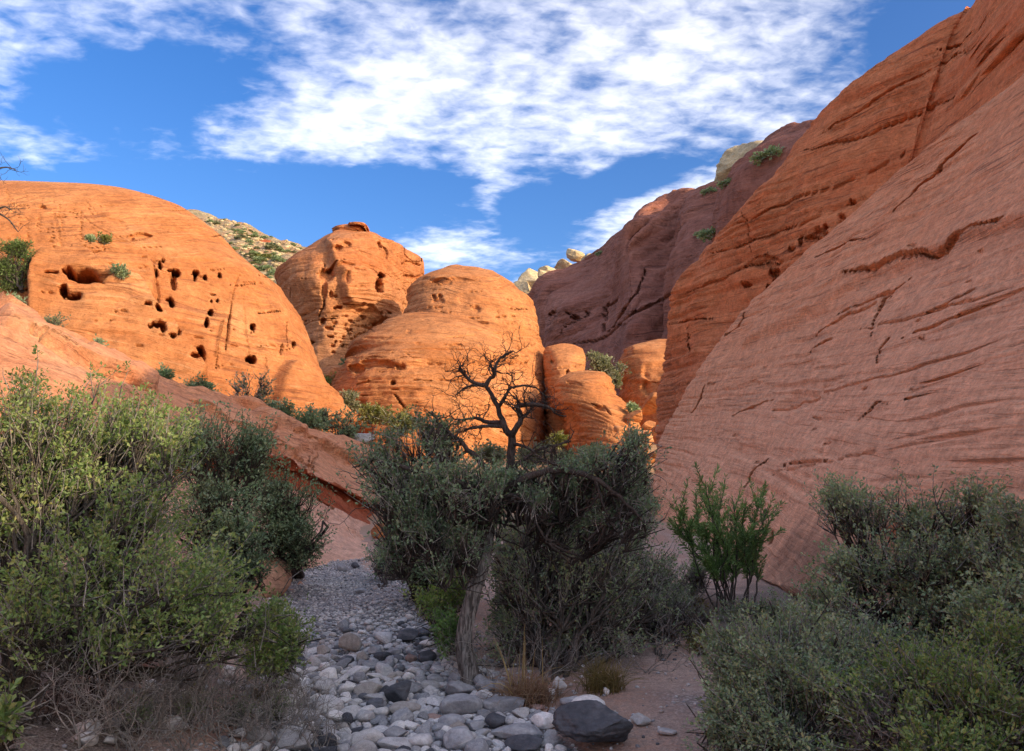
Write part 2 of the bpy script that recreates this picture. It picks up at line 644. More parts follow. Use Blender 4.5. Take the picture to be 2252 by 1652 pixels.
    # grain
    g = M.ramp(fine, 0.3, 0.7, 0.80, 1.16)
    col = M.mix(1.0, col, M.xyz(g, g, g), 'MULTIPLY')
    g2 = M.ramp(fine2, 0.3, 0.7, 0.86, 1.12)
    col = M.mix(1.0, col, M.xyz(g2, g2, g2), 'MULTIPLY')
    nb = M.bump(M.ramp(s3, 0.30, 0.44), bump * 0.7, 0.12 * sc)
    nb = M.bump(s2, bump, 0.22 * sc, nb)
    nb = M.bump(fine, bump * 0.8, 0.16 * sc, nb)
    nb = M.bump(fine2, bump * 0.6, 0.05 * sc, nb)
    M.principled(col, 0.92, nb, 0.12)
    return M.m


ORANGE = (0.455, 0.165, 0.060)
ORANGE2 = (0.53, 0.222, 0.092)
PALE = (0.61, 0.345, 0.18)
RED = (0.34, 0.090, 0.036)
DARK = (0.12, 0.05, 0.035)

M_dome = sandstone("orange_sandstone", ORANGE, ORANGE2, PALE, (0.25, 0.09, 0.045), sc=2.2, varnish=0.35, pale_amt=0.55, lines=0.75,
                   bump=0.6, lichen=0.85)
M_centre = sandstone("banded_orange_sandstone", (0.46, 0.172, 0.063), (0.53, 0.228, 0.097), PALE, (0.22, 0.09, 0.05), sc=2.6,
                     dip=(0.05, 0, 1), varnish=0.4, pale_amt=0.45, lines=0.75, bump=0.6)
M_pin = sandstone("red_orange_sandstone", (0.43, 0.150, 0.060), (0.49, 0.195, 0.085), PALE, (0.20, 0.07, 0.04), sc=2.8, varnish=0.4,
                  pale_amt=0.35, lines=0.5, bump=0.6, bleach=(20, 30, (0.62, 0.31, 0.15), 0.55))
M_slab = sandstone("pink_slickrock", (0.70, 0.262, 0.122), (0.76, 0.325, 0.165), (0.76, 0.42, 0.25), (0.22, 0.08, 0.045), sc=0.62,
                   dip=(-0.12, -0.10, 1.0), varnish=0.5, pale_amt=0.5, lines=0.85, bump=0.8, bleach=(0.5, 13.0, (0.78, 0.435, 0.27), 0.85), stain=((5.6, 13.5, 0.4), (2.8, 4.6, 1.5)), cross=0.07, run=0.45, warp=0.9)
M_cliff = sandstone("deep_red_sandstone", (0.64, 0.190, 0.075), (0.69, 0.24, 0.10), (0.68, 0.28, 0.14), (0.16, 0.05, 0.032), sc=1.0,
                    dip=(-0.08, -0.06, 1.0), cross=0.15, run=0.6, warp=1.6, varnish=0.55, pale_amt=0.3, lines=0.75, bump=0.8, bleach=(4.0, 12.0, (0.50, 0.22, 0.13), 0.6))
M_ramp = sandstone("rose_sandstone", (0.62, 0.26, 0.135), (0.67, 0.31, 0.165), (0.72, 0.41, 0.25), (0.17, 0.07, 0.05), sc=0.7,
                   dip=(0.25, 0.15, 1.0), varnish=0.35, pale_amt=0.5, lines=0.6, bump=0.75, bleach=(0.3, 4.0, (0.74, 0.46, 0.34), 0.85))
M_under = sandstone("brick_red_sandstone", (0.36, 0.085, 0.040), (0.42, 0.12, 0.055), (0.46, 0.19, 0.10), (0.14, 0.05, 0.03), sc=0.6,
                    dip=(0.25, 0.15, 1.0), varnish=0.3, pale_amt=0.2, lines=0.6, bump=0.7)
M_mount = sandstone("purple_red_sandstone", (0.31, 0.118, 0.080), (0.37, 0.155, 0.108), (0.44, 0.215, 0.155), (0.13, 0.06, 0.05), sc=6.0,
                    dip=(-0.1, -0.1, 1.0), varnish=0.55, pale_amt=0.4, lines=0.6, bump=0.8)
M_cream = sandstone("cream_sandstone", (0.55, 0.42, 0.25), (0.62, 0.50, 0.32), (0.66, 0.58, 0.42), (0.28, 0.18, 0.11), sc=3.0,
                    varnish=0.5, pale_amt=0.5, lines=0.5, bump=0.7)


def soil(name):
    M = NT(name)
    pos = M.n('ShaderNodeNewGeometry').outputs['Position']
    at = M.n('ShaderNodeAttribute', attribute_name='wash')
    n1 = M.noise(pos, 0.9, 5, 0.6, 0.3)
    n2 = M.noise(pos, 14.0, 6, 0.7)
    n3 = M.noise(pos, 60.0, 4, 0.7)
    vor = M.n('ShaderNodeTexVoronoi')
    M.link(M.vmap(pos, (1, 1, 0.3)), vor.inputs['Vector'])
    vor.inputs['Scale'].default_value = 26.0
    sand = M.mix(M.ramp(n1, 0.35, 0.65), (0.54, 0.40, 0.325), (0.46, 0.27, 0.19))
    sand = M.mix(M.ramp(n2, 0.35, 0.7), sand, (0.36, 0.27, 0.225))
    grav = M.mix(M.ramp(n2, 0.35, 0.65), (0.60, 0.58, 0.565), (0.42, 0.41, 0.405))
    grav = M.mix(M.ramp(vor.outputs['Distance'], 0.2, 0.6, 0.0, 0.75), grav, (0.13, 0.12, 0.115))
    wmix = M.ramp(M.math('ADD', at.outputs['Fac'], M.math('MULTIPLY', M.math('SUBTRACT', n1, 0.5), 0.7)), 0.3, 0.7)
    col = M.mix(wmix, sand, grav)
    at2 = M.n('ShaderNodeAttribute', attribute_name='litter')
    lit = M.mix(M.ramp(n3, 0.35, 0.65), (0.12, 0.092, 0.075), (0.27, 0.225, 0.19))
    col = M.mix(M.ramp(M.math('ADD', at2.outputs['Fac'], M.math('MULTIPLY', M.math('SUBTRACT', n1, 0.5), 0.8)), 0.3, 0.8), col, lit)
    at3 = M.n('ShaderNodeAttribute', attribute_name='hill')
    hc = M.mix(M.ramp(n1, 0.4, 0.6), (0.42, 0.22, 0.12), (0.46, 0.33, 0.2))
    col = M.mix(at3.outputs['Fac'], col, hc)
    g = M.ramp(n3, 0.3, 0.7, 0.72, 1.2)
    col = M.mix(1.0, col, M.xyz(g, g, g), 'MULTIPLY')
    nb = M.bump(n2, 0.6, 0.05)
    nb = M.bump(vor.outputs['Distance'], 0.6, -0.02, nb)
    nb = M.bump(n3, 0.5, 0.012, nb)
    M.principled(col, 0.95, nb, 0.1)
    return M.m


M_soil = soil("sandy_gravel")


def stone_mat(name, a, b, vein=(0.5, 0.48, 0.46), vein_amt=0.0, sc=1.0, rough=0.75):
    M = NT(name)
    tc = M.n('ShaderNodeTexCoord').outputs['Object']
    oi = M.n('ShaderNodeObjectInfo')
    gi = M.n('ShaderNodeNewGeometry')
    off = M.n('ShaderNodeVectorMath', operation='ADD')
    M.link(tc, off.inputs[0])
    M.link(M.xyz(M.math('MULTIPLY', oi.outputs['Random'], 37.0), M.math('MULTIPLY', oi.outputs['Random'], 91.0), 0.0), off.inputs[1])
    p = off.outputs[0]
    n1 = M.noise(p, 3.5 * sc, 5, 0.6, 0.5)
    n2 = M.noise(p, 22.0 * sc, 5, 0.7)
    n3 = M.noise(M.vmap(p, (2.0 * sc, 2.0 * sc, 9.0 * sc)), 1.0, 4, 0.6, 0.8)
    col = M.mix(M.ramp(n1, 0.35, 0.65), a, b)
    if vein_amt:
        col = M.mix(M.ramp(n3, 0.56, 0.62, 0, vein_amt), col, vein)
    v = M.math('ADD', 0.72, M.math('MULTIPLY', oi.outputs['Random'], 0.5))
    col = M.mix(1.0, col, M.xyz(v, v, v), 'MULTIPLY')
    g = M.ramp(n2, 0.3, 0.7, 0.78, 1.18)
    col = M.mix(1.0, col, M.xyz(g, g, g), 'MULTIPLY')
    nb = M.bump(n1, 0.35, 0.05)
    nb = M.bump(n2, 0.5, 0.02, nb)
    M.principled(col, rough, nb, 0.3)
    return M.m


M_st_pale = stone_mat("pale_limestone", (0.68, 0.665, 0.65), (0.53, 0.52, 0.515), (0.30, 0.29, 0.29), 0.4)
M_st_white = stone_mat("white_limestone", (0.80, 0.78, 0.75), (0.70, 0.675, 0.645), (0.44, 0.40, 0.36), 0.4)
M_st_grey = stone_mat("grey_limestone", (0.26, 0.265, 0.28), (0.36, 0.365, 0.375), (0.50, 0.49, 0.48), 0.5)
M_st_dark = stone_mat("dark_limestone", (0.068, 0.072, 0.085), (0.115, 0.12, 0.135), (0.30, 0.30, 0.31), 0.22)
M_st_red = stone_mat("red_sandstone_cobble", (0.38, 0.25, 0.21), (0.44, 0.31, 0.26), (0.5, 0.4, 0.35), 0.2)
M_st_tan = stone_mat("tan_limestone", (0.47, 0.43, 0.385), (0.40, 0.365, 0.33), (0.3, 0.27, 0.25), 0.35)


def gravel_mat(name):
    M = NT(name)
    gi = M.n('ShaderNodeNewGeometry')
    r = gi.outputs['Random Per Island']
    pos = gi.outputs['Position']
    cr_ = M.n('ShaderNodeValToRGB')
    M.link(r, cr_.inputs[0])
    el = cr_.color_ramp.elements
    el[0].position = 0.0; el[0].color = (0.09, 0.095, 0.105, 1)
    el[1].position = 1.0; el[1].color = (0.74, 0.72, 0.69, 1)
    for p_, c_ in ((0.12, (0.20, 0.205, 0.22, 1)), (0.4, (0.43, 0.43, 0.435, 1)), (0.75, (0.60, 0.585, 0.57, 1)), (0.93, (0.46, 0.40, 0.36, 1))):
        e = el.new(p_); e.color = c_
    n = M.noise(pos, 40.0, 4, 0.7)
    g = M.ramp(n, 0.3, 0.7, 0.75, 1.2)
    col = M.mix(1.0, cr_.outputs[0], M.xyz(g, g, g), 'MULTIPLY')
    M.principled(col, 0.85, M.bump(n, 0.4, 0.02), 0.25)
    return M.m


M_gravel = gravel_mat("mixed_gravel")


def leaf_mat(name, cols, trans=0.35, rough=0.48, spec=0.45):
    M = NT(name)
    gi = M.n('ShaderNodeNewGeometry')
    cr_ = M.n('ShaderNodeValToRGB')
    M.link(gi.outputs['Random Per Island'], cr_.inputs[0])
    el = cr_.color_ramp.elements
    el[0].color = (*cols[0], 1)
    el[1].color = (*cols[-1], 1)
    for k, c in enumerate(cols[1:-1]):
        e = el.new((k + 1) / (len(cols) - 1)); e.color = (*c, 1)
    n = M.noise(gi.outputs['Position'], 1.3, 3, 0.5)
    v = M.ramp(n, 0.3, 0.7, 0.75, 1.25)
    col = M.mix(1.0, cr_.outputs[0], M.xyz(v, v, v), 'MULTIPLY')
    pb = M.n('ShaderNodeBsdfPrincipled')
    M.link(col, pb.inputs['Base Color'])
    pb.inputs['Roughness'].default_value = rough
    pb.inputs['Specular IOR Level'].default_value = spec
    tr = M.n('ShaderNodeBsdfTranslucent')
    M.link(M.mix(1.0, col, (1.15, 1.25, 0.6), 'MULTIPLY'), tr.inputs[0])
    mx = M.n('ShaderNodeMixShader')
    mx.inputs[0].default_value = trans
    M.link(pb.outputs[0], mx.inputs[1])
    M.link(tr.outputs[0], mx.inputs[2])
    M.link(mx.outputs[0], M.out.inputs[0])
    return M.m


M_oak = leaf_mat("oak_leaves", [(0.118, 0.205, 0.064), (0.183, 0.277, 0.087), (0.248, 0.339, 0.119), (0.323, 0.399, 0.162), (0.365, 0.351, 0.130)])
M_oak_dark = leaf_mat("dark_oak_leaves", [(0.116, 0.199, 0.112), (0.170, 0.254, 0.144), (0.220, 0.307, 0.181), (0.294, 0.339, 0.206)], 0.25)
M_oak_grey = leaf_mat("grey_green_leaves", [(0.171, 0.254, 0.143), (0.235, 0.310, 0.186), (0.314, 0.384, 0.240), (0.392, 0.401, 0.223)], 0.3)
M_willow = leaf_mat("willow_leaves", [(0.122, 0.232, 0.080), (0.176, 0.302, 0.102), (0.243, 0.372, 0.135)], 0.35)
M_sage = leaf_mat("sage_leaves", [(0.160, 0.180, 0.110), (0.210, 0.220, 0.130), (0.260, 0.260, 0.170)], 0.3)
M_yellowgreen = leaf_mat("yellow_green_leaves", [(0.130, 0.150, 0.045), (0.180, 0.190, 0.060), (0.250, 0.230, 0.080)], 0.35)
M_pine = leaf_mat("juniper_leaves", [(0.075, 0.128, 0.038), (0.120, 0.180, 0.053), (0.165, 0.225, 0.068)], 0.25)
M_straw = leaf_mat("dry_grass", [(0.300, 0.200, 0.090), (0.420, 0.320, 0.150), (0.500, 0.420, 0.240)], 0.3)
M_rust = leaf_mat("rusty_grass", [(0.200, 0.110, 0.060), (0.280, 0.170, 0.100), (0.360, 0.250, 0.150)], 0.2)
M_yellowgrass = leaf_mat("olive_grass", [(0.130, 0.100, 0.035), (0.200, 0.160, 0.050), (0.300, 0.240, 0.090)], 0.3)


def bark(name, a, b, sc=1.0):
    M = NT(name)
    pos = M.n('ShaderNodeNewGeometry').outputs['Position']
    n = M.noise(M.vmap(pos, (40 * sc, 40 * sc, 6 * sc)), 1.0, 5, 0.65, 0.6)
    n2 = M.noise(pos, 6.0 * sc, 3, 0.5)
    col = M.mix(M.ramp(n, 0.38, 0.62), a, b)
    v = M.ramp(n2, 0.3, 0.7, 0.75, 1.2)
    col = M.mix(1.0, col, M.xyz(v, v, v), 'MULTIPLY')
    M.principled(col, 0.9, M.bump(n, 0.9, 0.03), 0.15)
    return M.m


M_bark = bark("grey_bark", (0.085, 0.077, 0.07), (0.31, 0.29, 0.268))
M_twig = bark("pale_twigs", (0.27, 0.245, 0.215), (0.42, 0.39, 0.35), 2.0)
M_twig_dark = bark("dark_twigs", (0.055, 0.045, 0.04), (0.11, 0.09, 0.08), 2.0)


# ------------------------------------------------------------------ the ground
WASH_Y = np.array([-10, 3.0, 5.0, 8.0, 12.0, 16, 20.0, 23, 40])
WASH_X = np.array([0.4, 0.0, -0.2, -1.05, -2.35, -3.4, -4.55, -5.0, -5.0])
WASH_W = np.array([1.6, 1.5, 1.3, 0.85, 1.0, 1.1, 0.85, 0.3, 0.2])
GY = np.array([-4000, -60, 0, 6, 14, 22, 30, 45, 60, 75, 100, 150, 300, 1000, 4000.])
GZ = np.array([0, 0, 0, 0, 0.1, 0.3, 1.0, 2.5, 4.0, 6.2, 10.5, 19.0, 24.0, 30.0, 30.0])


def ground_z(x, y, fine=True):
    x = np.asarray(x, float); y = np.asarray(y, float)
    xc = np.interp(y, WASH_Y, WASH_X)
    w = np.interp(y, WASH_Y, WASH_W)
    z = np.interp(y, GY, GZ)
    d = np.abs(x - xc) - w
    near = 1 - sstep(24, 34, y)
    left = x < xc
    bank = np.where(left, 0.42 * sstep(0, 1.6, d) + 0.06 * np.clip(d - 1, 0, 12),
                    0.12 * sstep(0, 1.4, d) + 0.012 * np.clip(d - 1, 0, 12))
    z = z + bank * near
    # gravel bar on the right of the far wash
    z = z + 0.38 * np.exp(-((x + 1.75) / 0.9) ** 2 - ((y - 15.0) / 2.6) ** 2)
    if fine:
        p = np.stack([x, y, np.zeros_like(x)], -1)
        dist = np.hypot(x, y)
        z = z + 0.05 * fbm(p * 0.8, 3) * np.clip(dist / 10, 0.4, 3) + 0.02 * fbm(p * 3.1, 2)
        z = z + sstep(120, 600, dist) * 10 * fbm(p * 0.004, 3)
    return z


def axis_vals(lo, hi, step, far, growth=1.16):
    v = list(np.arange(lo, hi, step))
    s = step
    while v[-1] < far:
        s *= growth
        v.append(v[-1] + s)
    s = step
    while v[0] > -far:
        s *= growth
        v.insert(0, v[0] - s)
    return np.array(v)


xs = axis_vals(-8.0, 8.0, 0.12, 3500)
ys = axis_vals(2.5, 26.0, 0.14, 3500)
GXm, GYm = np.meshgrid(xs, ys, indexing='ij')
GZm = ground_z(GXm, GYm)
gV = np.stack([GXm, GYm, GZm], -1)
gme = mesh_from("ground", gV.reshape(-1, 3), [grid_faces(len(xs), len(ys))])
_xc = np.interp(GYm, WASH_Y, WASH_X); _w = np.interp(GYm, WASH_Y, WASH_W)
_d = np.abs(GXm - _xc) - _w
_wash = (1 - sstep(-0.25, 0.55, _d)) * (1 - sstep(24, 28, GYm))
_wash = np.maximum(_wash, 0.62 * np.exp(-((GXm - 2.0) / 1.1) ** 2 - ((GYm - 7.2) / 2.2) ** 2))
_lit = sstep(0.3, 1.5, _d) * (GXm < _xc) * (1 - sstep(20, 26, GYm))
_lit = np.maximum(_lit, 0.9 * np.exp(-((GXm - 1.0) / 0.9) ** 2 - ((GYm - 9.8) / 1.4) ** 2))
_lit = np.maximum(_lit, 0.9 * sstep(2.2, 2.9, GXm) * (1 - sstep(12, 20, GYm)) * (GYm > 3))
_hill = sstep(24, 34, GYm)
for nm, arr in (("wash", _wash), ("litter", _lit), ("hill", _hill)):
    a = gme.attributes.new(nm, 'FLOAT', 'POINT')
    a.data.foreach_set('value', arr.ravel().astype(np.float32))
ground = tag(obj("ground", gme, M_soil), kind="structure")


# ------------------------------------------------------------------ lofted faces
def loft(name, net, nu, nv, mat, face_to=(0, 0, CAMH), edge=0.02, **kw):
    net = np.asarray(net, float)
    G = cr(cr(net, nu, 0), nv, 1)
    N = grid_normals(G)
    nu, nv = G.shape[:2]
    c = G[nu // 2, nv // 2]
    if N[nu // 2, nv // 2] @ (np.asarray(face_to) - c) < 0:
        N = -N
    G = displace(G, N, **kw)
    return G


# --- right wall, near slab: columns from the far nose to behind the camera, rows from the foot upward
def slab_x(z, y):
    return 4.7 + 0.70 * z + 0.25 * math.sin(y * 0.35)


nose = [(-1.5, P(1436, 1270, 30)), (-0.9, P(1437, 1225, 31)), (-0.05, P(1438, 1192, 31.8)), (0.32, P(1438, 1175, 32.2)), (0.8, P(1440, 1150, 33)), (4.2, P(1446, 1005, 35.5)), (6.6, P(1505, 880, 34.5)), (9.4, P(1650, 675, 32)),
        (11.8, P(1835, 515, 29)), (13.2, P(2010, 365, 26)), (14.3, P(2252, 182, 22)), (15.2, P(2420, 60, 19)), (16, np.array([16.2, 14.0, 15.0]))]
rows = []
for k, (zl, n) in enumerate(nose):
    n = np.asarray(n, float)
    row = [n + np.array([7.0, 3.0, -1.5]), n + np.array([2.6, 1.7, -0.35]), n + np.array([0.55, 0.7, 0.0]), n]
    z = n[2]
    for y, dz in ((0.86, 0.0), (0.66, 0.1), (0.46, 0.1), (0.25, 0.05), (0.07, 0.0), (-0.05, -0.03), (-0.15, -0.1), (-0.6, -0.35)):
        yy = n[1] * y if y > 0 else y * 30
        zz = z * (1 + dz * 0.4)
        lim = float(np.interp(yy, [-30, -12, -4, -1.3, 1.2, 6, 14], [3.0, 5.0, 6.1, 6.8, 8.6, 14.5, 18]))
        if zz > lim:
            zz = lim + 0.03 * (zz - lim)
        bulge = 0.3 * math.sin(k * 0.9 + yy * 0.22)
        t = min(1.0, max(0.0, (0.92 - y) / 0.3)) if y > 0 else 1.0
        xx = (1 - t) * (n[0] + (n[1] - yy) * 0.02 + 0.4) + t * (slab_x(zz, yy) + bulge * 0.5)
        zz2 = zz if k > 4 else zl
        xx = xx if k > 4 else slab_x(zl, yy) * 1.0 + 0.3
        if k <= 2:
            xx += 2.6 * float(np.interp(yy, [6, 10, 15, 19], [0, 1, 1, 0]))
        row.append(np.array([xx, yy, zz2]))
    rows.append(row)
# the crest rolls over to the back
rows.append([p + np.array([2.5, 1.5, 0.2]) for p in rows[-1]])
rows.append([p + np.array([7.0, 3.0, -6.0]) for p in rows[-2]])
net = np.array(rows)
# undercut hollow at the foot
slab_cracks_ = [
    ([(2252, 470), (2200, 492), (2150, 505), (2110, 525), (2085, 552), (2060, 565), (2030, 560), (1985, 575), (1925, 600), (1870, 612)], 0.32, 7),
    ([(1985, 625), (1950, 650), (1935, 680), (1925, 715), (1922, 742)], 0.35, 5),
    ([(1958, 742), (1938, 770), (1930, 800)], 0.22, 4),
    ([(1800, 572), (1850, 555), (1880, 540), (1920, 535)], 0.3, 5),
    ([(2160, 300), (2090, 370), (2030, 430), (1985, 480)], 0.3, 5),
    ([(2140, 820), (2080, 830), (2020, 855), (1990, 885)], 0.3, 6),
    ([(1960, 890), (1935, 885), (1915, 905), (1890, 925)], 0.22, 5),
    ([(1850, 745), (1820, 760), (1785, 780)], 0.22, 5),
    ([(1690, 1008), (1665, 1030), (1640, 1060), (1630, 1090)], 0.25, 5),
    ([(1722, 1178), (1690, 1185), (1650, 1195), (1620, 1202)], 0.35, 5),
    ([(2252, 640), (2150, 655), (2000, 700), (1900, 730)], 0.12, 4),
    ([(2252, 940), (2100, 970), (1900, 1000), (1700, 1045)], 0.10, 4),
    ([(2252, 760), (2100, 780), (1950, 830), (1800, 870), (1700, 905)], 0.10, 4),
    ([(2252, 845), (2100, 900), (2010, 930)], 0.14, 4),
    ([(1640, 690), (1625, 720), (1600, 740)], 0.2, 6),
    ([(1555, 850), (1535, 890), (1520, 910)], 0.25, 5),
]
slab_cracks = [(p_, a_ * 1.3, max(2.3, w_ * 0.5)) for p_, a_, w_ in slab_cracks_]
rr = np.random.default_rng(3)
slab_pits = []
for k in range(46):
    px = rr.uniform(1500, 2240); py = rr.uniform(520, 1120)
    if py < 1090 - (px - 1126) * 0.62:
        continue
    slab_pits.append((px, py, rr.uniform(3, 9), rr.uniform(2, 5), rr.uniform(0.06, 0.16)))
slab_pits += [(1985, 1200, 120, 40, 0.4)]
rb = np.random.default_rng(15)
for _ in range(17):
    # partings along the bedding, which vanishes towards the wash
    px, py = rb.uniform(1560, 2230), rb.uniform(430, 1080)
    if py < 1090 - (px - 1126) * 0.66:
        continue
    sl_ = (py - 1090) / (px - 1126) * 1.05
    ln_ = rb.uniform(40, 190)
    slab_cracks.append(([(px - ln_ / 2, py - sl_ * ln_ / 2), (px, py + rb.normal(0, 2)), (px + ln_ / 2, py + sl_ * ln_ / 2)], rb.uniform(0.10, 0.3), 2.2))
slab_plates = [
    ([(1870, 640), (1925, 605), (2030, 565), (2085, 555), (2110, 530), (2300, 470), (2300, 100), (2000, 300), (1700, 640), (1640, 760), (1800, 690)], 0.22, 8),
    ([(1700, 905), (1740, 870), (1810, 850), (1800, 880), (1740, 910)], -0.14, 8),
]
slab_v = np.concatenate([np.linspace(0, 2, 25)[:-1], np.linspace(2, 6.2, 350)[:-1], np.linspace(6.2, 11, 30)])
slab_u = np.concatenate([np.linspace(0, 4.2, 60)[:-1], np.linspace(4.2, 10.6, 470)[:-1], np.linspace(10.6, net.shape[0] - 1, 40)])
G = loft("slab", net, slab_u, slab_v, None, sc=0.62, rough=0.07, ledge=0.10, dip=(-0.12, -0.10, 1.0), freq=1.0, holes=slab_pits,
         cracks=slab_cracks, plates=slab_plates, low=0.14, warp=0.15, cross=0.05, run=0.4)
slab = obj("sandstone_slab", mesh_from("sandstone_slab", G.reshape(-1, 3), [grid_faces(*G.shape[:2])]), M_slab)
tag(slab, "huge smooth pink sandstone slab leaning up the right side, cracked and thinly bedded", "rock wall")

# --- right wall, the redder cliff behind it
top = [P(1474, 645, 41), P(1560, 545, 39), P(1640, 450, 37), P(1710, 370, 35.5), P(1780, 272, 34.5), P(1860, 190, 33), P(2000, 100, 31), P(2110, 28, 29.8),
       P(2150, -5, 29), np.array([18.0, 22, 21.8]), np.array([19.2, 14, 21.2]), np.array([18.2, 6, 17.6]), np.array([15.3, -1, 12.6]),
       np.array([13.0, -4, 7.0]), np.array([13.0, -12, 6.5]), np.array([12.5, -28, 4.0])]
mid = [P(1462, 760, 41.5), P(1545, 720, 38.8), P(1625, 660, 36.8)]
cols = []
ev = {0: [P(1440, 1180, 42.5), P(1441, 1010, 42.5), P(1448, 900, 42.3), P(1460, 765, 41.6)]}
for k, t in enumerate(top):
    if k == 0:
        c = ev[0] + [t]
    else:
        foot_x = max(t[0] - 0.36 * (t[2] + 1), 5.6)
        foot = np.array([foot_x * float(np.interp(k, [3, 7], [0, 1])) + (t[0] - 1.5 - 0.55 * min(k, 5)) * (1 - float(np.interp(k, [3, 7], [0, 1]))), t[1] - float(np.interp(k, [6, 12], [1.5, 0])), -1.0])
        c = []
        for f, bl in ((0.0, 0), (0.3, 0.25), (0.6, 0.45), (0.86, 0.42)):
            q = foot * (1 - f) + t * f
            q = q + np.array([-0.75, -0.55, 0.3]) * bl * 1.3
            c.append(q)
        c.append(t)
    c += [t + np.array([1.2, 0.8, 0.10]), t + np.array([4.5, 3.0, -3.5]), t + np.array([7.5, 5.0, -14.0]), t + np.array([8.5, 6.0, -26.0])]
    cols.append(c)
c0 = [q + np.array([6.0, 4.0, -1.0]) for q in cols[0]]
c1 = [q + np.array([1.6, 1.3, -0.1]) for q in cols[0]]
net = np.array([c0, c1] + cols)
cliff_cracks = [
    ([(1640, 590), (1665, 585), (1720, 582)], 0.5, 6),
    ([(1470, 712), (1520, 705), (1570, 700)], 0.3, 5),
    ([(1512, 715), (1515, 750), (1518, 780)], 0.3, 4),
    ([(1470, 930), (1455, 965), (1445, 985)], 0.6, 6),
    ([(1560, 560), (1640, 545), (1760, 500), (1900, 430)], 0.16, 4),
    ([(1600, 510), (1700, 460), (1850, 400), (2000, 330)], 0.16, 4),
    ([(1760, 330), (1900, 290), (2050, 230), (2252, 130)], 0.18, 4),
    ([(1800, 290), (1950, 200), (2100, 120), (2252, 60)], 0.18, 5),
    ([(2060, 110), (2100, 95), (2140, 60)], 0.35, 6),
    ([(2170, 120), (2220, 100), (2252, 90)], 0.4, 8),
    ([(1500, 650), (1600, 610), (1700, 560)], 0.14, 4),
    ([(1640, 470), (1660, 560)], 0.12, 3),
]
cliff_pits = [(rr.uniform(1640, 1960), 0, rr.uniform(4, 11), rr.uniform(3, 6), rr.uniform(0.3, 0.6)) for _ in range(26)]
cliff_pits = [(x, 690 - (x - 1640) * 0.82 - rr.uniform(10, 60), a, b, d) for (x, _, a, b, d) in cliff_pits]
cliff_pits += [(2195, 130, 16, 8, 0.6), (2170, 120, 8, 8, 0.5), (2230, 190, 10, 12, 0.5), (1690, 580, 40, 14, 0.25)]
cliff_u = np.concatenate([np.linspace(0, 1.5, 20)[:-1], np.linspace(1.5, 10.3, 340)[:-1], np.linspace(10.3, net.shape[0] - 1, 50)])
cliff_v = np.concatenate([np.linspace(0, 1, 30)[:-1], np.linspace(1, 5, 200)[:-1], np.linspace(5, net.shape[1] - 1, 24)])
G = loft("cliff", net, cliff_u, cliff_v, None, sc=1.0, rough=0.20, ledge=0.24, dip=(-0.08, -0.06, 1.0), freq=0.8, holes=cliff_pits, cracks=[(p_, a_ * 1.5, max(2.3, w_ * 0.5)) for p_, a_, w_ in cliff_cracks],
         low=0.3, warp=0.3, cross=0.12, run=0.5)
cliff = obj("sandstone_cliff", mesh_from("sandstone_cliff", G.reshape(-1, 3), [grid_faces(*G.shape[:2])]), M_cliff)
tag(cliff, "tall deep red cliff behind the pink slab, its ridge climbing to the top corner", "cliff")

# --- left ramp: columns left to right, rows from behind the crest down to the wash
R_ = [
    [(-420, 600, 17), (-420, 800, 13.5), (-420, 960, 11.5), (-420, 985, 12), (-420, 1060, 12.2), (-420, 1150, 11), (-420, 1300, 9.5)],
    [(0, 690, 22), (0, 800, 18.5), (90, 945, 16.3), (95, 955, 16.9), (100, 1010, 17.0), (110, 1080, 15.6), (120, 1250, 13)],
    [(270, 800, 26), (300, 870, 22.5), (380, 965, 20.2), (385, 975, 20.9), (395, 1040, 20.8), (410, 1110, 19.5), (440, 1260, 16.8)],
    [(400, 858, 29), (430, 915, 25), (500, 985, 22.2), (505, 995, 22.9), (520, 1055, 22.6), (530, 1130, 21.0), (550, 1255, 18.2)],
    [(507, 905, 31.5), (545, 950, 27.2), (600, 1003, 24.2), (605, 1012, 25.0), (615, 1068, 24.6), (610, 1130, 22.5), (640, 1252, 19.6)],
    [(584, 932, 33.5), (610, 975, 29), (650, 1026, 25.8), (655, 1036, 26.6), (668, 1090, 26.0), (665, 1140, 23.8), (690, 1250, 20.4)],
    [(661, 957, 36), (680, 1000, 31), (700, 1048, 27.6), (705, 1058, 28.4), (722, 1116, 27.4), (730, 1160, 24.8), (750, 1249, 21.0)],
    [(737, 977, 39), (745, 1020, 34), (765, 1077, 29.8), (768, 1087, 30.6), (782, 1143, 28.8), (785, 1180, 26), (818, 1247, 21.8)],
    [(806, 997, 43), (810, 1040, 37), (820, 1105, 32.5), (822, 1113, 33.2), (826, 1165, 30.0), (830, 1195, 27.5), (850, 1240, 24)],
    [(900, 1030, 50), (900, 1070, 43), (905, 1130, 37), (905, 1136, 37.6), (905, 1180, 33.5), (905, 1205, 31), (910, 1235, 27)],
]
ramp_cols = []
for c in R_:
    q = [P(*a) for a in c]
    cr0 = q[0]
    ramp_cols.append([cr0 + np.array([-3, 9, -6.0]), cr0 + np.array([-0.6, 2.2, -0.25])] + q + [q[-1] + np.array([0.3, -0.6, -1.0])])
ext = []  # unseen canyon side behind the camera, added to bounce warm sunlight
